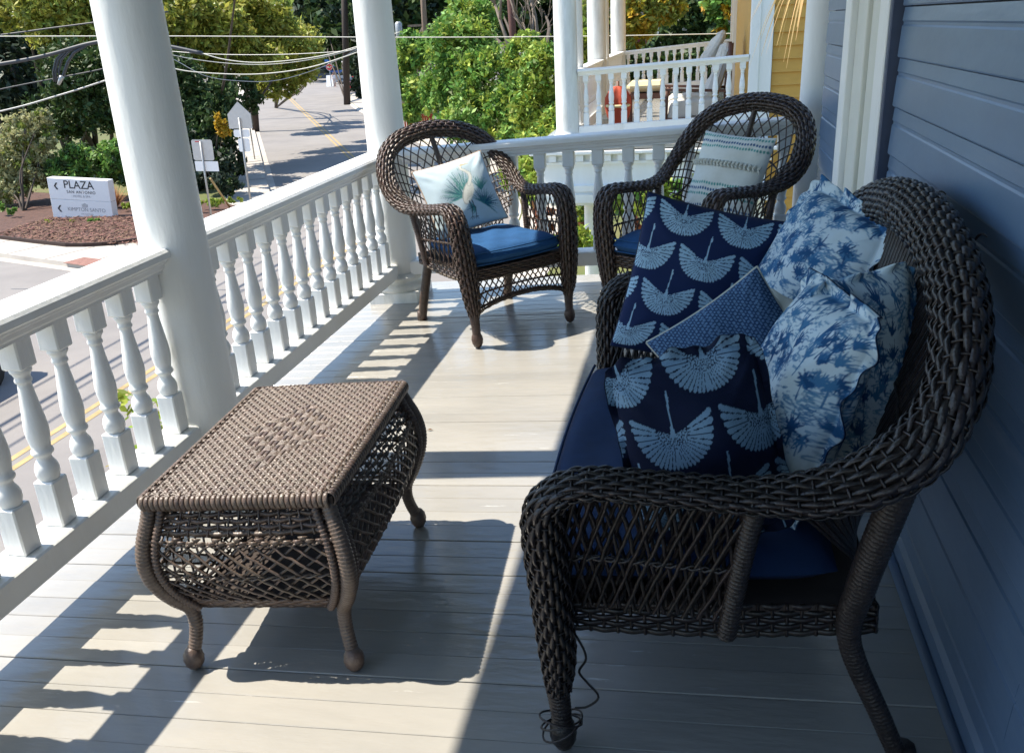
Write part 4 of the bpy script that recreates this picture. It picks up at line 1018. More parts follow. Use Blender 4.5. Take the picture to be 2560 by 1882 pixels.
nrail("street side railing section between next door's second and third columns", (at(1490, 0, NY + 3.0).x + .05, NY + 3.2, NZ), (x3, NF - .15, NZ), 22)
b = MB(); b.box((NX0 + nw / 2, NY + 3.3, NZ + 3.3), (nw + .8, 7.4, .2)); inh(b, 'porch_ceiling', M_WHITE)
# furniture on it
def seatpt(px_, py_, Y): return at(px_, py_, Y)
ar = thing('slipcovered_armchair', "wooden armchair under a rumpled off white slipcover on next door's porch", 'armchair', (0, 0, 0)); ca = at(1740, 250, NY + .9); 
X0, Y0_ = ca.x, NY + .95
b = MB(); b.box((X0 - .05, Y0_, NZ + .30), (.62, .62, .30), bev=.05); b.build('seat_cover', M_CLOTHW, ar)
def crumple(o, s, sc, seed=0):
    import mathutils
    sub = o.modifiers.new('s', 'SUBSURF'); sub.levels = 3; sub.render_levels = 3; sub.subdivision_type = 'SIMPLE'
    tx = bpy.data.textures.new('crumple', 'CLOUDS'); tx.noise_scale = sc
    d = o.modifiers.new('d', 'DISPLACE'); d.texture = tx; d.strength = s; d.texture_coords = 'GLOBAL'
    o.data.polygons.foreach_set('use_smooth', [True] * len(o.data.polygons))
crumple(ar.children[0], .12, .22)
M_ = Matrix.Translation((X0 + .27, Y0_, NZ + .72)) @ Matrix.Rotation(math.radians(18), 4, 'Y')
b = MB(); b.box((0, 0, 0), (.14, .60, .66), M_, bev=.05); o = b.build('back_cover', M_CLOTHW, ar); crumple(o, .12, .25)
M_ = Matrix.Translation((X0 + .20, Y0_ + .25, NZ + .98)) @ Matrix.Rotation(math.radians(32), 4, 'Y')
b = MB(); b.box((0, 0, 0), (.13, .5, .46), M_, bev=.05); o = b.build('folded_cover', M_CLOTHW, ar); crumple(o, .1, .25)
for sy in (-.33, .33):
    b = MB(); b.extrude([(-.03, -.015), (.03, -.015), (.03, .015), (-.03, .015)], (X0 - .42, Y0_ + sy, NZ + .545), (X0 + .42, Y0_ + sy, NZ + .50), (0, 1, 0), (0, 0, 1)); b.build('armrest', M_TEAK, ar)
    for sx in (-.36, .40):
        b = MB(); b.tube([(X0 + sx - .03, Y0_ + sy, NZ + .0), (X0 + sx, Y0_ + sy, NZ + .55 if sx < 0 else NZ + 1.05)], .032, 6); b.build('leg', M_TEAK, ar)
b = MB(); b.box((X0, Y0_ - .33, NZ + .16), (.76, .03, .08)); b.build('side_rail', M_TEAK, ar)
bn = thing('cushioned_bench', "low wooden bench with a butter yellow cushion on next door's porch", 'bench', (0, 0, 0)); cb_ = at(1615, 215, NY + 1.9); X1, Y1_ = cb_.x, NY + 1.9
b = MB(); b.box((X1, Y1_, NZ + .52), (.50, .55, .13), bev=.05); b.build('cushion', M_BUTTER, bn)
b = MB(); b.box((X1, Y1_, NZ + .40), (.52, .56, .07)); b.build('frame', M_TEAK, bn)
for sx in (-.23, .23):
    for sy in (-.25, .25): b = MB(); b.box((X1 + sx, Y1_ + sy, NZ + .18), (.05, .05, .36)); b.build('leg', M_TEAK, bn)
um = thing('folded_umbrella', "folded brick red patio umbrella leaning by next door's porch column", 'umbrella', (0, 0, 0)); cu = at(1545, 250, NY + 1.1); X2, Y2_ = cu.x, NY + 1.1
b = MB(); vs = []; fs = []; n = 24; pr = [(.03, .02), (.07, .08), (.12, .20), (.145, .33), (.14, .44), (.10, .52), (.09, .54), (.06, .57), (.02, .58)]
for r_, z_ in pr:
    for q in range(n): a = 2 * math.pi * q / n; rr = r_ * (1 + .22 * math.cos(6 * a)); vs.append((X2 + rr * math.cos(a), Y2_ + rr * math.sin(a), NZ + z_))
for i in range(len(pr) - 1):
    for q in range(n): fs.append((i * n + q, i * n + (q + 1) % n, (i + 1) * n + (q + 1) % n, (i + 1) * n + q))
b.add(vs, fs, True); b.build('canopy', M_UMBRED, um)
b = MB(); b.lathe([(.15, .32), (.165, .33), (.165, .345), (.15, .355)], c=(X2, Y2_, NZ), n=20); b.build('tie_band', M_BUTTER, um); b = MB(); b.tube([(X2, Y2_, NZ), (X2, Y2_, NZ + .64)], .02, 8); b.build('pole', M_TEAK, um)
# dry hanging grass beside the house corner
hb = thing('hanging_dry_plant', 'dry golden blades of a plant hanging beside the yellow clapboards', 'plant', (0, 0, 0)); hc = at(2048, -70, 5.6)
vs = []; fs = []
for i in range(46):
    a = random.uniform(0, 6.28); L = random.uniform(.25, .60); R_ = random.uniform(.16, .42); pts = []
    for k_ in range(9):
        t = k_ / 8; r = R_ * t; pts.append(Vector((hc.x + math.cos(a) * r, hc.y + math.sin(a) * r, hc.z + .10 * math.sin(t * 2.5) - L * t * t)))
    wd = Vector((-math.sin(a), math.cos(a), .2)).normalized(); b0 = len(vs)
    for k_, p in enumerate(pts): ww = .008 * (1 - (k_ / 8) ** 2) + .0008; vs += [p - wd * ww, p + wd * ww]
    fs += [(b0 + 2 * q, b0 + 2 * q + 1, b0 + 2 * q + 3, b0 + 2 * q + 2) for q in range(8)]
link('blades', np_mesh('blades', vs, fs, M_STRAW, True), hb, stuff=True)
b = MB(); b.lathe([(.02, -.12), (.10, -.10), (.13, .02), (.135, .03), (.02, .03)], c=tuple(hc), n=16); b.tube([tuple(hc), (hc.x, hc.y, hc.z + .9)], .004, 5); b.build('basket', M_TEAK, hb)

# ================================================================== STREET FURNITURE
def text_mesh(s, size, depth=.004, bold=0., space=1.0):
    c = bpy.data.curves.new('t', 'FONT'); c.body = s; c.size = size; c.extrude = depth; c.offset = bold; c.align_x = 'LEFT'; c.space_character = space
    o = bpy.data.objects.new('t', c); COL.objects.link(o); dg = bpy.context.evaluated_depsgraph_get(); me = bpy.data.meshes.new_from_object(o.evaluated_get(dg)); bpy.data.objects.remove(o); bpy.data.curves.remove(c); return me
def put_text(s, w_, x, z, parent, m, name, bold=0., y=-.006, space=1.0):
    """letters on the local x-z plane, total width w_, baseline corner at (x, z)"""
    me = text_mesh(s, 1.0, .0, bold, space); xs = [v.co.x for v in me.vertices]; k = w_ / (max(xs) - min(xs)); x0 = min(xs)
    for v in me.vertices: v.co = Vector(((v.co.x - x0) * k + x, y, v.co.y * k + z))
    me.materials.clear(); me.materials.append(m); me.name = name; return link(name, me, parent)
# hotel direction sign
bl = gnd(140, 550, GZ + .17); br = gnd(278, 556, GZ + .17); 
SY = 26.0
pTL, pTR, pBL, pBR = at(111, 444, SY), at(257, 437, SY), at(134, 544, SY), at(277, 538, SY)
sw_ = (pTR - pTL).length; sh_ = (pTL - pBL).length
hs = thing('hotel_sign', 'white two panel hotel direction sign with black left arrows in the mulch bed', 'sign', mat=Matrix.Translation((pBL.x, SY, pBL.z)) @ Matrix.Rotation(math.radians(2), 4, 'Z') @ Matrix.Rotation(math.radians(4.0), 4, 'Y'))
b = MB(); b.box((sw_ / 2, .16, sh_ * .735), (sw_, .32, sh_ * .525), bev=.01); b.build('upper_panel', M_SIGNWHITE, hs)
b = MB(); b.box((sw_ / 2, .16, sh_ * .235), (sw_, .32, sh_ * .465), bev=.01); b.build('lower_panel', M_SIGNWHITE, hs)
b = MB(); b.box((sw_ / 2, .17, sh_ * .47), (sw_ - .02, .26, .03)); b.build('panel_gap', M_INK, hs)
b = MB(); b.box((sw_ / 2, .16, -.22), (sw_ - .05, .28, .42)); b.build('plinth', M_INK, hs)
put_text('PLAZA', sw_ * .49, sw_ * .27, sh_ * .76, hs, M_INK, 'lettering', .008)
put_text('SAN ANTONIO', sw_ * .47, sw_ * .30, sh_ * .64, hs, M_INK, 'lettering', .006, space=1.15)
put_text('· HOTEL & SPA ·', sw_ * .33, sw_ * .37, sh_ * .545, hs, M_INKGREY, 'lettering')['kind'] = 'stuff'
put_text('KIMPTON SANTO', sw_ * .62, sw_ * .27, sh_ * .20, hs, M_INKGREY, 'lettering')
put_text('SAN ANTONIO', sw_ * .20, sw_ * .48, sh_ * .115, hs, M_INKGREY, 'lettering')
b = MB()
for i in range(5): b.box((sw_ * .56 + (i - 2) * .045, -.006, sh_ * .345), (.014, .006, .17 - abs(i - 2) * .035), Matrix.Identity(4))
b.build('emblem', M_INKGREY, hs, stuff=True)
for zc in (.80, .24):
    b = MB(); r = sh_ * .085; x = sw_ * .10
    for sg in (1, -1): b.extrude([(0, 0), (.062, 0), (.062, .008), (0, .008)], (x, -.009, sh_ * zc), (x + r * .75, -.009, sh_ * zc + sg * r), (1, 0, 0), (0, 1, 0))
    b.build('arrow', M_INK, hs)
b = MB(); b.box((sw_ / 2, -.30, -.40), (sw_ + .7, .16, .10)); b.build('kerbstone', M_CONC, hs)
def post(b, p, h, r=.03): b.tube([(0, 0, 0), (0, 0, h)], r, 8)
def rsign(name, label, base, plates, h, lean=0., yaw=0.):
    t = thing(name, label, 'road sign', mat=Matrix.Translation(base) @ Matrix.Rotation(math.radians(yaw), 4, 'Z') @ Matrix.Rotation(math.radians(lean), 4, 'Y'))
    b = MB(); post(b, None, h, .032); b.build('post', M_STEEL, t)
    for nm, poly, m in plates:
        b = MB(); n = len(poly); vs = [(x, .035, z) for x, z in poly] + [(x, .040, z) for x, z in poly]
        b.add(vs, [tuple(range(n))[::-1], tuple(range(n, 2 * n))] + [(i, (i + 1) % n, n + (i + 1) % n, n + i) for i in range(n)]); b.build(nm, m, t)
    return t
def rect(w_, z0, z1, x=0, ch=.04): return [(x - w_ / 2 + ch, z0), (x + w_ / 2 - ch, z0), (x + w_ / 2, z0 + ch), (x + w_ / 2, z1 - ch), (x + w_ / 2 - ch, z1), (x - w_ / 2 + ch, z1), (x - w_ / 2, z1 - ch), (x - w_ / 2, z0 + ch)]
SB_ = gnd(634, 556, GZ + .13); sy_ = SB_.y
def zz(py_, px_, Y): return at(px_, py_, Y).z - (GZ + .13)
z_top, z_sh, z_b, z2, z3 = zz(254, 606, sy_), zz(286, 600, sy_), zz(322, 606, sy_), zz(345, 610, sy_), zz(380, 612, sy_)
hw = 66 / 2200 * sy_ / 2
rsign('road_sign', 'grey back of a tall five sided road sign with two small plates', SB_, [
    ('pentagon_plate', [(-hw, z_b), (hw, z_b), (hw, z_sh), (0, z_top), (-hw, z_sh)], M_SIGNBACK), ('small_plate', rect(hw * 1.38, z2 + .02, z_b - .03, 0), M_SIGNWHITE), ('lower_plate', rect(hw * 1.0, z3, z2 - .02, .03), M_SIGNWHITE)], z_sh - .1, lean=1.2)
QB = gnd(530, 556, GZ + .17); qy = QB.y
q1, q2, q3, q4 = zz(353, 508, qy), zz(405, 508, qy), zz(407, 512, qy), zz(432, 516, qy)
qs = rsign('road_sign', 'grey back of a low square road sign above a wider white plate', QB, [('square_plate', rect(60 / 2200 * qy, q2, q1, .02), M_SIGNBACK), ('wide_plate', rect(68 / 2200 * qy, q4, q3, .08, .01), M_SIGNWHITE)], q1 - .05, lean=2.0)
b = MB(); b.box((-.12, .034, (q1 + q2) / 2 + .25), (.16, .002, .03)); b.build('red_sticker', M_RED, qs)
e0, e1 = at(520, 438, qy), gnd(577, 522, GZ + .18)
gw = thing('guy_stay', 'yellow sleeved guy stay slanting down beside the square road sign', 'guy wire', (0, 0, 0)); b = MB(); b.tube([tuple(at(500, 400, qy + .5)), tuple(e1)], .012, 6); b.build('wire', M_CABLE, gw); b = MB(); b.tube([tuple(e0.lerp(e1, .1)), tuple(e1)], .035, 8); b.build('sleeve', M_YELLOW, gw)
sm = rsign('road_sign', 'small dark bracket sign on a short post by the kerb', gnd(637, 398, GZ + .13), [('plate', rect(.35, 1.55, 2.15, 0), M_STEEL)], 2.2)

def cable(label, pts, r, m, Y=None, name='overhead_cable', group='overhead cables', sag=True):
    P = [at(*p) if len(p) == 3 else at(p[0], p[1], Y) for p in pts]; D_, _ = resample([tuple(p) for p in P], max(24, len(P) * 10))
    o = thing(name, label, 'cable', (0, 0, 0), group); b = MB(); b.tube([tuple(p) for p in D_], r, 6); b.build('strand', m, o); return o
cable('bright white cable crossing level in front of the trees', [(-200, 92), (420, 91), (1000, 94), (1400, 92), (1660, 88), (1852, 84), (2100, 78)], .012, M_CABLELIT, 21)
cable('thick dark bundled cable rising from the left edge to the near column', [(-300, 205), (0, 161), (120, 138), (232, 108), (330, 100), (430, 118), (505, 134)], .04, M_CABLE, 17)
cable('pale continuation of the dark bundled cable, swooping between the columns', [(470, 127), (505, 134), (560, 149), (640, 157), (740, 150), (830, 135), (910, 112)], .010, M_CABLELIT, 17)
cable('upper thin dark cable at the left edge', [(-300, 122), (0, 88), (120, 72), (235, 57), (420, 30)], .016, M_CABLE, 17)
cable('lower dark cable at the left edge, the second from the bottom', [(-300, 290), (0, 224), (140, 196), (260, 172), (420, 130)], .014, M_CABLE, 18)
cable('lowest pale grey cable crossing the left edge', [(-300, 340), (0, 279), (150, 238), (260, 203), (420, 150)], .018, M_STEEL, 18)
cable('pale cable sagging deepest between the two columns', [(380, 150), (440, 173), (520, 183), (640, 186), (760, 172), (860, 143), (960, 105)], .013, M_CABLELIT, 20)
cable('thin pale cable just above the deepest sagging one', [(380, 118), (440, 140), (560, 158), (680, 161), (800, 145), (900, 118), (1000, 80)], .009, M_CABLELIT, 20)
cable('thin grey cable nearly level under the bright white one', [(380, 122), (440, 130), (560, 137), (700, 137), (830, 131), (900, 124)], .009, M_STEEL, 20)
cable('slack grey cable dipping lowest under the trees between the columns', [(380, 120), (440, 152), (520, 192), (620, 204), (700, 200), (800, 170), (900, 122)], .008, M_STEEL, 20)
for i, x in enumerate((-14.8, -15.25, -15.5, -16.1)):
    o = thing('overhead_cable', ['street cable above the frame, nearest the porch', 'second street cable above the frame from the porch', 'third street cable above the frame from the porch', 'farthest street cable above the frame from the porch'][i], 'cable', (0, 0, 0), 'street cables high above the road'); b = MB(); b.tube([(x, y, 3.9 + .25 * ((y - 12) / 30) ** 2) for y in range(-20, 45, 4)], (.028, .028, .05, .028)[i], 6); b.build('strand', M_CABLE, o)
lp_ = thing('cable_drip_loop', 'dark drooping cable loops with a grey splice hanging beside the near column', 'cable', (0, 0, 0), 'overhead cables'); b = MB()
for dx in (0, 6, 14): b.tube([tuple(at(x + dx, y, 17)) for x, y in ((196, 115), (160, 128), (140, 150), (133, 180), (136, 205))], .022, 6)
b.tube([tuple(at(x, y, 17)) for x, y in ((214, 115), (185, 132), (170, 155), (158, 190), (150, 204))], .03, 6); b.build('loops', M_CABLE, lp_); b = MB(); b.tube([tuple(at(155, 192, 16.9)), tuple(at(146, 212, 16.9))], [.05, .03], 8); b.build('splice', M_STEEL, lp_)
# utility poles
def upole(label, base, top_px, r, m, Y=None):
    t = thing('utility_pole', label, 'utility pole', (0, 0, 0), 'utility poles'); top = at(top_px[0], top_px[1], base.y)
    b = MB(); b.tube([tuple(base), tuple((base + top) / 2), tuple(top)], [r, r * .92, r * .82], 10); b.build('pole', m, t); return t
pb = gnd(1077, 330); pp = upole('pale weathered utility pole behind the egret chair', pb, (1040, -300), .17, M_POLEWOOD)
b = MB(); a_, c_ = at(1020, 66, pb.y), at(1120, 60, pb.y); b.box((0, 0, 0), ((c_ - a_).length, .12, .12), Matrix.Translation((a_ + c_) / 2)); b.build('crossarm', M_POLEWOOD, pp)
b = MB(); pc = at(997, 74, pb.y); b.lathe([(.18, -.5), (.2, -.4), (.2, .3), (.1, .4)], c=tuple(pc), n=12); b.build('transformer', M_STEEL, pp)
upole('dark utility pole by the far kerb under the trees', gnd(868, 262), (858, -120), .30, M_POLEDARK)
upole('tall dark pole rising into the patch of sky, right of a thinner one', gnd(640, 330), (598, -200), .24, M_POLEDARK)
upole('thin dark pole rising into the patch of sky beside the tall one', gnd(622, 300), (583, -200), .16, M_POLEDARK)
upole('brown pole behind the bright green trees right of the egret chair', gnd(1300, 340), (1262, -200), .20, mat('red_brown_pole', (.13, .06, .05), .9, var=.3))
b_ = thing('street_lamp', 'street lamp head with a pale hood against the patch of sky', 'street lamp', (0, 0, 0)); la, lb = at(640, 10, 60), at(690, 16, 60); b = MB(); b.tube([tuple(at(600, 60, 60)), tuple(at(612, 20, 60)), tuple(la), tuple(lb)], .06, 8); b.build('arm', M_STEEL, b_); b = MB(); b.box((0, 0, 0), (.9, .35, .16), Matrix.Translation(lb), bev=.06); b.build('head', M_SIGNWHITE, b_)
# stop sign, person, cars at the far end of the street
sb_ = gnd(829, 216, GZ + .1); t = thing('stop_sign', 'red octagonal stop sign at the far end of the street', 'road sign', (sb_.x, sb_.y, GZ + .1)); cz = at(826, 168, sb_.y).z - GZ - .1; R_ = .46 * 8.2 / 8.2
R_ = 8.0 / 2200 * sb_.y * 1.08
b = MB(); b.tube([(0, 0, 0), (0, 0, cz + R_)], .05, 8); b.build('post', M_STEEL, t)
oc = [(R_ * math.cos(math.pi / 8 + i * math.pi / 4), R_ * math.sin(math.pi / 8 + i * math.pi / 4)) for i in range(8)]
for nm, k_, y_, m in (('white_border', 1.0, -.06, M_SIGNWHITE), ('red_plate', .92, -.075, M_RED)):
    b = MB(); vs = [(x * k_, y_, cz + z * k_) for x, z in oc] + [(x * k_, y_ + .012, cz + z * k_) for x, z in oc]; b.add(vs, [tuple(range(8))[::-1], tuple(range(8, 16))] + [(i, (i + 1) % 8, 8 + (i + 1) % 8, 8 + i) for i in range(8)]); b.build(nm, m, t)
put_text('STOP', R_ * 1.35, -R_ * .68, cz - R_ * .24, t, M_SIGNWHITE, 'lettering', .02, y=-.085)
b = MB(); cu_ = at(825, 154, sb_.y); b.box((0, 0, 0), (R_ * 2.4, .03, .28), Matrix.Translation((0, 0, cz + R_ * 1.75))); b.build('street_name_blade', mat('blue_sign_face', (.03, .14, .42), .5, var=.05), t)
def car(label, p, yaw, col, L=4.4, W=1.8, H=1.5, suv=False, name='parked_car', group='cars at the far end of the street'):
    t = thing(name, label, 'car', mat=Matrix.Translation(p) @ Matrix.Rotation(math.radians(yaw), 4, 'Z'), group=group); m = mat('car_paint', col, .25, var=.05, coat=.5)
    prof = [(-L / 2, .35), (L / 2, .35), (L / 2, .75), (L / 2 - .15, .92), (L * .22, 1.0), (-L * .42 if suv else -L * .36, 1.02), (-L / 2 + .05, .95)]
    b = MB(); b.extrude(prof, (0, -W / 2, 0), (0, W / 2, 0), (1, 0, 0), (0, 0, 1)); b.build('body', m, t)
    gl = [(-L * (.46 if suv else .36), 1.0), (L * .24, 1.0), (L * .08, H - .06), (-L * (.42 if suv else .22), H - .06)]
    b = MB(); b.extrude(gl, (0, -W / 2 + .09, 0), (0, W / 2 - .09, 0), (1, 0, 0), (0, 0, 1)); b.build('window_band', M_GLASS, t)
    b = MB(); b.extrude([(-L * (.43 if suv else .23), H - .07), (L * .085, H - .07), (L * .05, H), (-L * (.40 if suv else .20), H)], (0, -W / 2 + .12, 0), (0, W / 2 - .12, 0), (1, 0, 0), (0, 0, 1)); b.build('roof', m, t)
    for sx in (-L * .31, L * .31):
        for sy in (-W / 2, W / 2):
            Mw = Matrix.Translation((sx, sy, .33)) @ Matrix.Rotation(math.pi / 2, 4, 'X'); b = MB(); b.lathe([(.22, -.11), (.33, -.1), (.33, .1), (.22, .11)], n=18, M=Mw); wh = b.build('wheel', M_TYRE, t); b = MB(); b.lathe([(.02, -.12), (.2, -.115), (.2, .115), (.02, .12)], n=14, M=Mw); b.build('rim', M_STEEL, wh)
    for sy in (-.62, .62):
        b = MB(); b.box((L / 2, sy, .70), (.06, .34, .14), bev=.02); b.build('headlight', M_SIGNWHITE, t); b = MB(); b.box((-L / 2, sy, .78), (.05, .26, .14), bev=.02); b.build('tail_light', M_RED, t)
    return t
car('dark blue saloon car nearest the stop sign on its left', gnd(808, 203), 4, (.02, .045, .085), 4.6)
car('bright blue pickup or saloon behind the stop sign', gnd(830, 195), 3, (.02, .10, .38), 5.0, H=1.6)
tk = car('white box truck parked behind the blue cars', gnd(812, 187), 3, (.70, .72, .72), 6.0, 2.1, 2.6, True)
car('red car parked on the right under the dark trees', gnd(912, 226), 60, (.38, .015, .03), 4.2)
car('silver car parked in shade behind the red car', gnd(880, 208), 30, (.40, .42, .44), 4.4)
# a second parked car in the near street, seen between the balusters
cq = gnd(70, 925)
car('dark red car at the left edge of the near street, seen through the balusters', Vector((cq.x - .9, cq.y - 2.3, GZ)), 90, (.13, .03, .02), 4.4, name='moving_car', group=None)

# walking person far down the pavement
pr_ = gnd(838, 219, GZ + .02); hgt = 1.72 * pr_.y / 101 * 1.0
def person(p, h, yaw):
    t = thing('person', 'person in a pale top and light shorts walking by the stop sign', 'person', mat=Matrix.Translation(p) @ Matrix.Rotation(math.radians(yaw), 4, 'Z')); s = h / 1.72
    J = {'pel': (0, 0, .92), 'waist': (0, .0, 1.08), 'chest': (0, -.01, 1.30), 'neck': (0, -.005, 1.46), 'head': (0, -.02, 1.55), 'top': (0, -.015, 1.68), 'hl': (.09, 0, .90), 'kl': (.10, -.16, .50), 'al': (.10, -.20, .08), 'tl': (.10, -.34, .03), 'hr': (-.09, 0, .90), 'kr': (-.10, .06, .48), 'ar': (-.10, .28, .14), 'tr': (-.10, .20, .02),
         'sl': (.18, 0, 1.40), 'el': (.25, .12, 1.14), 'wl': (.25, .08, .90), 'fl': (.25, .04, .80), 'sr': (-.18, 0, 1.40), 'er': (-.25, -.08, 1.14), 'wr': (-.24, -.24, .96), 'fr': (-.24, -.31, .90)}
    R = {'pel': .14, 'waist': .12, 'chest': .145, 'neck': .055, 'head': .095, 'top': .07, 'hl': .095, 'kl': .06, 'al': .042, 'tl': .04, 'hr': .095, 'kr': .06, 'ar': .042, 'tr': .04, 'sl': .065, 'el': .043, 'wl': .03, 'fl': .035, 'sr': .065, 'er': .043, 'wr': .03, 'fr': .035}
    E = [('pel', 'waist'), ('waist', 'chest'), ('chest', 'neck'), ('neck', 'head'), ('head', 'top'), ('pel', 'hl'), ('hl', 'kl'), ('kl', 'al'), ('al', 'tl'), ('pel', 'hr'), ('hr', 'kr'), ('kr', 'ar'), ('ar', 'tr'), ('chest', 'sl'), ('sl', 'el'), ('el', 'wl'), ('wl', 'fl'), ('chest', 'sr'), ('sr', 'er'), ('er', 'wr'), ('wr', 'fr')]
    def skin(name, keys, m, grow=1.):
        ks = [k for k in J if k in keys]; me = bpy.data.meshes.new(name); me.from_pydata([tuple(c * s for c in J[k]) for k in ks], [(ks.index(a), ks.index(b)) for a, b in E if a in keys and b in keys], []); me.materials.append(m)
        o = link(name, me, t); sk = o.modifiers.new('skin', 'SKIN')
        for k, sv in zip(ks, me.skin_vertices[0].data): sv.radius = (R[k] * s * grow, R[k] * s * grow); sv.use_root = (k == ks[0])
        sub_ = o.modifiers.new('sub', 'SUBSURF'); sub_.levels = 2; sub_.render_levels = 2
        return o
    skin('body', set(J), mat('skin', (.45, .26, .18), .6)); skin('shirt', {'pel', 'waist', 'chest', 'sl', 'sr'}, mat('pale_shirt', (.75, .70, .70), .9), 1.14); skin('shorts', {'pel', 'hl', 'kl', 'hr', 'kr'}, mat('light_shorts', (.60, .48, .42), .9), 1.12)
    b = MB(); b.lathe([(.02, -.01), (.085, .02), (.10, .09), (.06, .16), (.01, .175)], c=(0, 0, 1.53 * s), n=12); b.build('hair', M_TEAK, t)
person(pr_, hgt, 20)
sw2 = thing('sandwich_board', 'small white folding board standing by the stop sign', 'sign', mat=Matrix.Translation(gnd(828, 217, GZ + .02))); b = MB()
for sg in (-1, 1): b.box((0, 0, 0), (.9, .04, 1.3), Matrix.Translation((0, sg * .18, .64)) @ Matrix.Rotation(sg * .26, 4, 'X'))
b.build('panels', M_SIGNWHITE, sw2)
# dark information sign behind the egret chair
db = gnd(1108, 345); ds_y = db.y; t = thing('information_sign', 'dark blue arched sign with pale lines on white posts behind the egret chair', 'sign', (0, 0, 0)); 
dl, dr, dt, dbm = at(1091, 270, ds_y), at(1124, 270, ds_y), at(1106, 256, ds_y), at(1106, 297, ds_y)
b = MB(); w2 = (dr.x - dl.x) / 2; cx_ = (dl.x + dr.x) / 2; zt, zbm = dl.z, dbm.z; poly = [(cx_ - w2, zbm), (cx_ + w2, zbm), (cx_ + w2, zt)] + [(cx_ + w2 * .6 * math.cos(a), zt + w2 * .6 * math.sin(a)) for a in np.linspace(0, math.pi, 9)] + [(cx_ - w2, zt)]
n = len(poly); b.add([(x, ds_y, z) for x, z in poly] + [(x, ds_y + .08, z) for x, z in poly], [tuple(range(n))[::-1], tuple(range(n, 2 * n))] + [(i, (i + 1) % n, n + (i + 1) % n, n + i) for i in range(n)]); b.build('board', mat('dark_blue_board', (.02, .03, .07), .5), t)
b = MB()
for i in range(5): b.box((cx_ + random.uniform(-.1, .1), ds_y - .02, zbm + (zt - zbm) * (i + .5) / 5), (w2 * random.uniform(1.0, 1.6), .02, (zt - zbm) * .07))
b.build('printed_line', M_CABLELIT, t)
b = MB(); b.box((cx_ - w2 - .06, ds_y, (zt + GZ) / 2), (.10, .1, zt - GZ)); b.box((cx_ + w2 + .06, ds_y, (zt + GZ) / 2), (.10, .1, zt - GZ)); b.build('post', M_SIGNWHITE, t)
# orange netting fence by the street
fe = thing('orange_barrier_fence', 'orange red plastic barrier fence behind the far column', 'fence', (0, 0, 0)); f0, f1 = gnd(1010, 338), gnd(1062, 345); f0.y = f1.y = f0.y
for i in range(14):
    p = f0.lerp(f1, i / 13); b = MB(); b.box((p.x, p.y, GZ + .55), (.10, .04, 1.1)); b.build('slat', M_UMBRED, fe)
b = MB(); b.box(((f0.x + f1.x) / 2, f0.y, GZ + .95), ((f1 - f0).length, .03, .07)); b.box(((f0.x + f1.x) / 2, f0.y, GZ + .35), ((f1 - f0).length, .03, .07)); b.build('rail', M_UMBRED, fe)
rs = thing('red_shed', "dark red wooden shed beyond next door's porch", 'shed', (0, 0, 0)); r0, r1 = at(1582, 92, 34), at(1612, 92, 34); zt = at(1600, 92, 34).z
b = MB(); b.box(((r0.x + r1.x) / 2, 35, (zt + GZ) / 2), (r1.x - r0.x, 2, zt - GZ)); b.build('wall', mat('barn_red_boards', (.20, .02, .03), .7, var=.3, stretch=(6, 1, .3)), rs); b = MB(); b.extrude([(-.15, 0), (1.15, 0), (.5, .35)], (r0.x, 33.9, zt), (r0.x, 36.1, zt), ((r1.x - r0.x), 0, 0), (0, 0, 1)); b.build('roof', M_WHITE, rs)
# shaded grey house in the trees beyond the neighbour
gh = thing('grey_house', "shaded grey beige house among trees seen through next door's porch", 'house', (0, 0, 0)); g0, g1 = at(1600, 60, 42), at(1900, 60, 42); M_GH = mat('grey_beige_stucco', (.22, .20, .17), .9, var=.2)
b = MB(); b.box(((g0.x + g1.x) / 2, 46, 2), (g1.x - g0.x, 8, 12)); b.build('wall', M_GH, gh)
for px_ in (1662, 1690, 1745, 1800):
    p = at(px_, 60, 41.95); b = MB(); b.box((p.x, 41.96, p.z), (.62, .10, 1.5)); wf = b.build('window', M_CASING, gh); b = MB(); b.box((p.x, 41.90, p.z), (.50, .04, 1.36)); b.build('pane', M_GLASS, wf)
pf = at(1760, 95, 41.9); b = MB(); b.box((pf.x, 41.93, pf.z), (6, .1, .25)); b.build('string_course', M_CASING, gh)

# ================================================================== TREES AND PLANTS
def leaf_cloud(blobs, n, size, seed, clump=.26, flat=.5):
    """blobs: (centre, (rx,ry,rz), weight). leaf sized quads gathered in clumps near each blob's surface"""
    r = np.random.default_rng(seed); out = []; wsum = sum(b[2] for b in blobs)
    for c, R, wt in blobs:
        m = max(20, int(n * wt / wsum)); nc = max(8, m // 46)
        d = nrm(r.normal(size=(nc, 3))); rad = r.uniform(.45, 1.0, (nc, 1)) ** .5; cc = np.array(c) + d * rad * np.array(R)
        k = r.integers(0, nc, m); cr = np.array(R).mean() * clump * r.uniform(.5, 1.2, (nc, 1))
        p = cc[k] + r.normal(size=(m, 3)) * cr[k] * .55; out.append(p)
    P = np.concatenate(out); m = len(P); a = nrm(r.normal(size=(m, 3)) + np.array([0, 0, flat])); t = nrm(np.cross(a, r.normal(size=(m, 3)))); s = size * (.45 + 1.15 * r.random((m, 1)) ** 1.6); bb = np.cross(a, t) * s * .55; t = t * s
    V = np.stack([P - t, P - bb * .9 - t * .1, P + t, P + bb * .9 - t * .1], 1).reshape(-1, 3); Q = np.arange(m * 4).reshape(m, 4); return V, Q
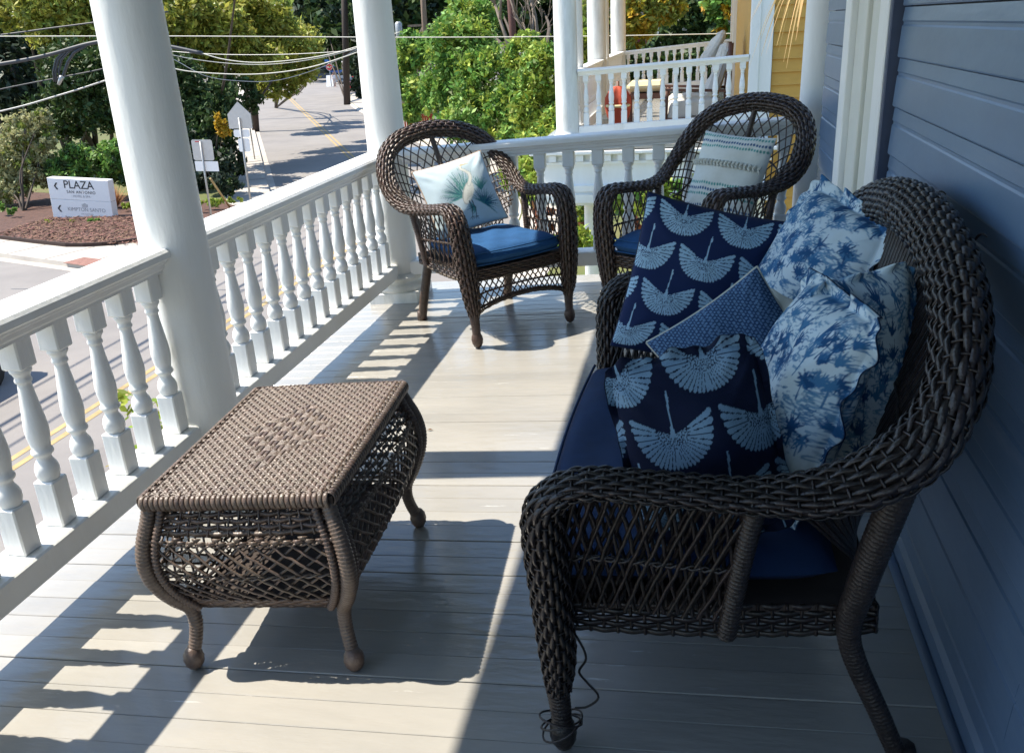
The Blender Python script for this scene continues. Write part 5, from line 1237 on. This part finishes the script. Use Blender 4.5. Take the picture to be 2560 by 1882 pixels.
def limb_mesh(base, tips, r0, m, seed, name='trunk', parent=None):
    rr = random.Random(seed); b = MB()
    for i, tp in enumerate(tips):
        a, e = Vector(base), Vector(tp); mid = a.lerp(e, .5) + Vector((rr.uniform(-.1, .1), rr.uniform(-.1, .1), rr.uniform(-.05, .12))) * (e - a).length
        D_, _ = resample([tuple(a), tuple(a.lerp(mid, .5)), tuple(mid), tuple(e)], 10); k = r0 * (1 if i == 0 else .55)
        b.tube([tuple(p) for p in D_], list(np.linspace(k, k * .25, 10)), 7)
    return b.build(name, m, parent)
def tree(label, blobs_px, m, n, size, seed, trunk=None, group='street trees', name='tree', r0=.22, clump=.26, cat='tree', m2=None, bark=None):
    """blobs_px: (px, py, Y, rx_px, rz_px[, weight])"""
    t = thing(name, label, cat, (0, 0, 0), group); bl = []
    for q in blobs_px:
        c = at(q[0], q[1], q[2]); k = q[2] / F_PX; rx, rz = q[3] * k, q[4] * k; bl.append((tuple(c), (rx, min(rx, rz) * 1.0, rz), q[5] if len(q) > 5 else rx * rz))
    V, Q = leaf_cloud(bl, n, size, seed, clump); link('crown', np_mesh('crown', V, Q, m, False), t, stuff=True)
    if m2: V, Q = leaf_cloud(bl, n // 3, size, seed + 50, clump); link('crown', np_mesh('crown', V, Q, m2, False), t, stuff=True)
    if trunk is not None: limb_mesh(trunk, [b_[0] for b_ in sorted(bl, key=lambda b_: -b_[2])[:7]], r0, bark or M_BARK, seed, 'trunk', t)
    return t
def tb_(px_, py_, z=GZ): g = gnd(px_, py_, z); return g
# left group, across the side street
tree('tall tree with yellow green top at the upper left corner', [(150, -20, 36, 150, 75), (60, 20, 37, 110, 60), (230, 60, 36, 90, 55), (150, 90, 36, 90, 50)], L_YEL, 15000, .125, 1, tb_(180, 420), m2=L_OLIVE, r0=.2)
tree('very dark tree filling the left edge behind the cables', [(30, 170, 40, 120, 130), (-60, 80, 41, 110, 120), (90, 260, 41, 100, 80)], L_DEEP, 8000, .20, 2, tb_(40, 430), r0=.35)
tree('dark green tree behind the drip loops, left of the near column', [(200, 190, 34, 90, 90), (270, 250, 34, 90, 80), (150, 290, 35, 90, 60), (300, 150, 34, 80, 80)], L_DARK, 14000, .12, 3, tb_(240, 400), r0=.3)
tree('large yellow green tree overhanging the street between the columns', [(520, 90, 38, 120, 70), (640, 70, 41, 110, 60), (450, 40, 37, 90, 70), (720, 140, 44, 75, 70), (600, 150, 39, 110, 55), (690, 205, 43, 60, 40), (760, 110, 47, 40, 50), (560, 20, 40, 120, 40), (600, -110, 31, 110, 60, 1.2), (520, -160, 33, 120, 70, 1.2), (690, -120, 38, 90, 60, 1.1)], L_YEL, 40000, .125, 4, tb_(500, 430), m2=L_OLIVE, r0=.17)
tree('shaded lower tree under the large overhanging one', [(520, 260, 34, 90, 70), (450, 220, 34, 80, 90), (590, 240, 37, 60, 55), (540, 330, 33, 70, 60), (470, 330, 33, 60, 80)], L_DARK, 14000, .12, 5, tb_(480, 470), r0=.3)
tree('dark hedge of evergreens along the pavement by the road signs', [(540, 420, 30, 60, 45), (480, 430, 31, 60, 60), (560, 460, 29, 45, 28), (500, 380, 32, 60, 50), (585, 400, 33, 30, 40)], L_DEEP, 7000, .12, 6, None, name='hedge', cat='hedge', m2=L_DARK)
tree('golden flowering sapling in front of the dark hedge', [(552, 300, 31.5, 16, 20), (560, 325, 31.5, 14, 16)], L_ORANGE, 500, .12, 7, tb_(556, 470), r0=.05)
tree('pale silvery olive shrub at the left edge above the mulch bed', [(60, 330, 29, 55, 45), (100, 300, 29, 30, 26), (30, 400, 29, 75, 60), (100, 420, 29, 45, 50), (20, 470, 28.5, 60, 40), (110, 350, 29, 35, 40)], L_SILVER, 16000, .075, 8, tb_(60, 540), name='shrub', group='shrubs by the mulch bed', cat='shrub', m2=L_OLIVE, r0=.08, clump=.25)
tree('glossy green shrub hedge behind the hotel sign', [(200, 400, 29.5, 60, 40), (270, 410, 29.5, 55, 45), (320, 420, 30, 50, 50), (160, 430, 29, 50, 40), (290, 380, 30, 60, 30)], L_GREEN, 12000, .085, 9, tb_(240, 500), name='shrub', group='shrubs by the mulch bed', cat='shrub', m2=L_DARK, r0=.06)
tree('low bright green groundcover tuft left of the hotel sign', [(30, 525, 26.2, 14, 9), (8, 515, 26.5, 14, 10)], L_GREEN, 400, .07, 10, None, name='plant', group='small plants in the mulch bed', cat='plant')
for i, (px_, py_, lb) in enumerate(((118, 562, 'yellow green plant clump at the left foot of the hotel sign'), (235, 558, 'small green plant at the right foot of the hotel sign'), (180, 563, 'tiny green sprouts below the middle of the hotel sign'), (310, 548, 'green plant clump right of the hotel sign'), (320, 518, 'leafy perennial behind the right end of the hotel sign'))):
    tree(lb, [(px_, py_ - 4, 25.3 if i < 3 else 27, 20 if i != 2 else 10, 8)], L_LIME if i % 2 == 0 else L_GREEN, 350, .06, 20 + i, None, name='plant', group='small plants in the mulch bed', cat='plant')
gt = thing('ornamental_grass', 'dried straw coloured grass clump beside the hotel sign', 'plant', (0, 0, 0)); gc = gnd(290, 520, GZ + .17); vs = []; fs = []
for i in range(420):
    a = random.uniform(0, 6.28); L = random.uniform(.5, 1.0); R_ = random.uniform(.1, .75); b0 = len(vs); wd = Vector((-math.sin(a), math.cos(a), 0)) * .010
    for k_ in range(5): t_ = k_ / 4; p = Vector((gc.x + math.cos(a) * R_ * t_, gc.y + math.sin(a) * R_ * t_, gc.z + L * t_ - .5 * L * t_ * t_ * R_)); vs += [p - wd * (1.05 - t_), p + wd * (1.05 - t_)]
    fs += [(b0 + 2 * q, b0 + 2 * q + 1, b0 + 2 * q + 3, b0 + 2 * q + 2) for q in range(4)]
link('blades', np_mesh('blades', vs, fs, mat('dry_grass_blades', (.42, .22, .10), .9, island=.35), True), gt, stuff=True)
tree('grassy weeds along the bed edge under the square road sign', [(540, 505, 27, 50, 7), (590, 500, 28, 25, 6), (470, 510, 26.5, 40, 8)], L_LIME, 1500, .06, 31, None, name='weeds', group='small plants in the mulch bed', cat='plant')
# far end of the street
tree('dark tree over the far pavement left of the far column', [(850, 60, 85, 60, 75), (800, 20, 88, 60, 50), (900, 110, 84, 40, 60), (830, 110, 90, 45, 30)], L_DARK, 5000, .40, 40, tb_(868, 262), r0=.13, m2=L_DEEP)
tree('dark shrub mass behind the red parked car', [(900, 220, 80, 18, 26), (905, 180, 82, 20, 40), (890, 160, 95, 22, 20)], L_DEEP, 1800, .35, 41, tb_(900, 250), name='shrub', group='shrubs at the far end of the street', cat='shrub')
tree('grey green tree above the blue cars at the end of the street', [(760, 60, 118, 60, 60), (720, 30, 120, 50, 40), (800, 90, 122, 50, 40)], L_OLIVE, 3500, .5, 42, tb_(770, 200), r0=.3)
tree('row of street trees along the left kerb beyond the overhanging one', [(745, 150, 58, 45, 50), (700, 120, 55, 60, 60), (770, 130, 68, 34, 45), (725, 185, 62, 26, 18), (660, 150, 52, 50, 60)], L_OLIVE, 6500, .24, 34, tb_(690, 270), m2=L_YEL, r0=.14)
tree('tall dark trees closing the view above the bright green tree', [(1250, 20, 62, 90, 60), (1360, 30, 64, 90, 70), (1450, 60, 66, 80, 80), (1180, 50, 63, 70, 50), (1530, 30, 60, 60, 80)], L_DARK, 8500, .30, 35, tb_(1300, 330), m2=L_DEEP, r0=.35)
# right of the far column
tree('dark tree top behind the pale utility pole', [(1010, 40, 70, 70, 70), (1080, 20, 72, 80, 50), (950, 10, 75, 60, 60), (1150, 10, 72, 60, 45)], L_DARK, 6000, .34, 43, tb_(1010, 300), r0=.4, m2=L_DEEP)
tree('lime green tree left of the pale utility pole', [(1030, 130, 48, 40, 45), (1010, 200, 48, 35, 45), (1050, 235, 47, 40, 40), (1030, 280, 47, 30, 25)], L_GREEN, 8000, .13, 44, tb_(1050, 330), r0=.12, m2=L_LIME)
tree('bright green tree with bare twigs behind the egret chair', [(1150, 120, 33, 90, 70), (1220, 200, 32, 90, 70), (1130, 230, 33, 80, 60), (1200, 290, 31, 90, 55), (1290, 250, 31, 60, 60), (1180, 50, 34, 70, 50), (1300, 330, 30, 60, 40), (1140, 310, 32, 50, 40)], L_GREEN, 26000, .095, 45, tb_(1290, 400), m2=L_LIME, r0=.16)
tree('leafy green tree beside the neighbour\'s first column', [(1360, 180, 27, 60, 60), (1340, 270, 27, 60, 60), (1390, 320, 26, 45, 45), (1310, 130, 28, 50, 40), (1350, 370, 25, 60, 40)], L_LIME, 16000, .078, 46, tb_(1360, 460), m2=L_GREEN, r0=.14)
bt = thing('bare_tree', 'leafless grey branching tree above the bright green foliage', 'tree', (0, 0, 0), 'street trees'); b = MB(); rr = random.Random(3)
def branch(p, d, L, r, dep):
    e = p + d * L; m_ = p.lerp(e, .5) + Vector((rr.uniform(-.08, .08), rr.uniform(-.08, .08), rr.uniform(-.04, .08))) * L; b.tube([tuple(p), tuple(m_), tuple(e)], [r, r * .8, r * .6], 6)
    if dep == 0: return
    for q in range(3 if dep > 1 else 3):
        nd = (d + Vector((rr.uniform(-.8, .8), rr.uniform(-.6, .6), rr.uniform(-.25, .6)))).normalized(); branch(p.lerp(e, rr.uniform(.45, 1)), nd, L * rr.uniform(.55, .8), r * .55, dep - 1)
p0_ = at(1300, 250, 31.5); branch(Vector((p0_.x + .3, 31.5, GZ)), Vector((-.10, 0, 1)), 4.2, .15, 5); b.build('branches', mat('pale_grey_bark', (.24, .19, .15), .9, var=.4, vscale=6), bt)
# through the neighbour's porch
tree('golden yellow tree seen through the neighbour\'s porch', [(1600, 40, 26, 55, 45), (1580, 90, 26, 40, 30), (1660, 20, 27, 50, 35), (1570, -20, 26, 60, 40)], L_YEL, 8000, .085, 47, tb_(1600, 420), m2=L_ORANGE, r0=.12)
tree('dark green tree in front of the grey house', [(1720, 60, 33, 55, 50), (1680, 120, 33, 60, 35), (1770, 90, 33, 50, 40), (1740, 0, 34, 60, 40)], L_DARK, 5500, .15, 48, tb_(1730, 380), r0=.15)
tree('fresh green and golden shrub beside the slim post next door', [(1815, 40, 25, 35, 40), (1830, 90, 25, 25, 25), (1800, 0, 25, 40, 35)], L_GREEN, 2600, .11, 49, tb_(1820, 420), m2=L_ORANGE, r0=.08)
tree('dark shrubs beneath the railing of the neighbour\'s far end', [(1660, 170, 24, 90, 40), (1590, 160, 24, 50, 40), (1760, 160, 24, 60, 40)], L_DARK, 4500, .11, 50, tb_(1680, 480), name='shrub', group='shrubs next door', cat='shrub', r0=.08)
tree('red leaved shrub by the red shed', [(1555, 120, 30, 22, 16), (1570, 145, 30, 22, 12)], mat('red_leaves', (.24, .03, .03), .7, island=.3), 500, .12, 51, tb_(1560, 400), name='shrub', group='shrubs next door', cat='shrub', r0=.05)
tree('bright green tree between the neighbour\'s columns', [(1465, 120, 24, 35, 60), (1460, 40, 25, 40, 50), (1470, 180, 24, 30, 35)], L_OLIVE, 3500, .12, 52, tb_(1465, 470), m2=L_LIME, r0=.1)
# yard between the houses, below our end railing
tree('sunny green shrubs in the yard below the end railing', [(1345, 470, 13.5, 40, 40), (1300, 440, 14.5, 50, 40), (1700, 480, 9.6, 90, 26), (1580, 500, 9.8, 70, 30), (1440, 600, 10.2, 60, 24), (1455, 540, 12.0, 40, 30), (1130, 480, 15, 40, 16)], L_LIME, 7000, .055, 53, None, name='shrub', group='yard plants below the end railing', cat='shrub', m2=L_GREEN)
tree('rust red groundcover in the yard below the end railing', [(1360, 560, 12.5, 26, 60), (1650, 560, 9.4, 90, 20), (1400, 610, 10.5, 30, 30), (1465, 600, 11.5, 22, 40)], L_RUST, 2500, .05, 54, None, name='plant', group='yard plants below the end railing', cat='plant')
# foundation shrubs just outside our porch
for i, (y, z) in enumerate(((.9, -.62), (1.35, -.42), (1.75, -.55), (2.9, -.35), (3.2, -.55))):
    t = thing('foundation_shrub', ['yellow green shrub below the nearest balusters at the left edge', 'yellow green shrub sprig showing left of the second baluster', 'yellow green shrub below the table end of the near railing', 'yellow green shrub just beyond the near column, below the middle railing', 'leafy yellow green shrub under the middle of the middle railing'][i], 'shrub', (0, 0, 0), 'shrubs at the foot of our porch')
    V, Q = leaf_cloud([((-2.22, y, z), (.20, .22, .34), 1), ((-2.25, y, z - .7), (.28, .28, .6), 1), ((-2.3, y + .1, z - 1.8), (.3, .3, .9), 1)], 1500, .024, 60 + i, .4); link('crown', np_mesh('crown', V, Q, L_LIME, False), t, stuff=True)
    V, Q = leaf_cloud([((-2.25, y, z - .2), (.18, .2, .34), 1), ((-2.25, y, z - .9), (.28, .28, .6), 1)], 700, .024, 80 + i, .4); link('crown', np_mesh('crown', V, Q, L_ORANGE if i % 2 else L_GREEN, False), t, stuff=True)
    limb_mesh((-2.3, y, GZ + .1), [(-2.24, y, z), (-2.3, y + .1, z - .3), (-2.22, y - .1, z - .2)], .03, M_BARK, i, 'trunk', t)
# far wood closing the view
bl = []
for i in range(46):
    x = -190 + i * 8.0 + random.uniform(-3, 3); Y = 165 + random.uniform(-15, 25) - abs(x + 40) * .25; h = random.uniform(9, 15)
    bl.append(((x, Y, GZ + h * .5), (random.uniform(6, 9), 5, h * .55), 1))
for i in range(26):
    x = -150 + i * 4.6 + random.uniform(-2, 2); bl.append(((x, 80 + abs(x + 60) * .2 if x < -62 else 140, GZ + 5), (5, 4, 7), .8))
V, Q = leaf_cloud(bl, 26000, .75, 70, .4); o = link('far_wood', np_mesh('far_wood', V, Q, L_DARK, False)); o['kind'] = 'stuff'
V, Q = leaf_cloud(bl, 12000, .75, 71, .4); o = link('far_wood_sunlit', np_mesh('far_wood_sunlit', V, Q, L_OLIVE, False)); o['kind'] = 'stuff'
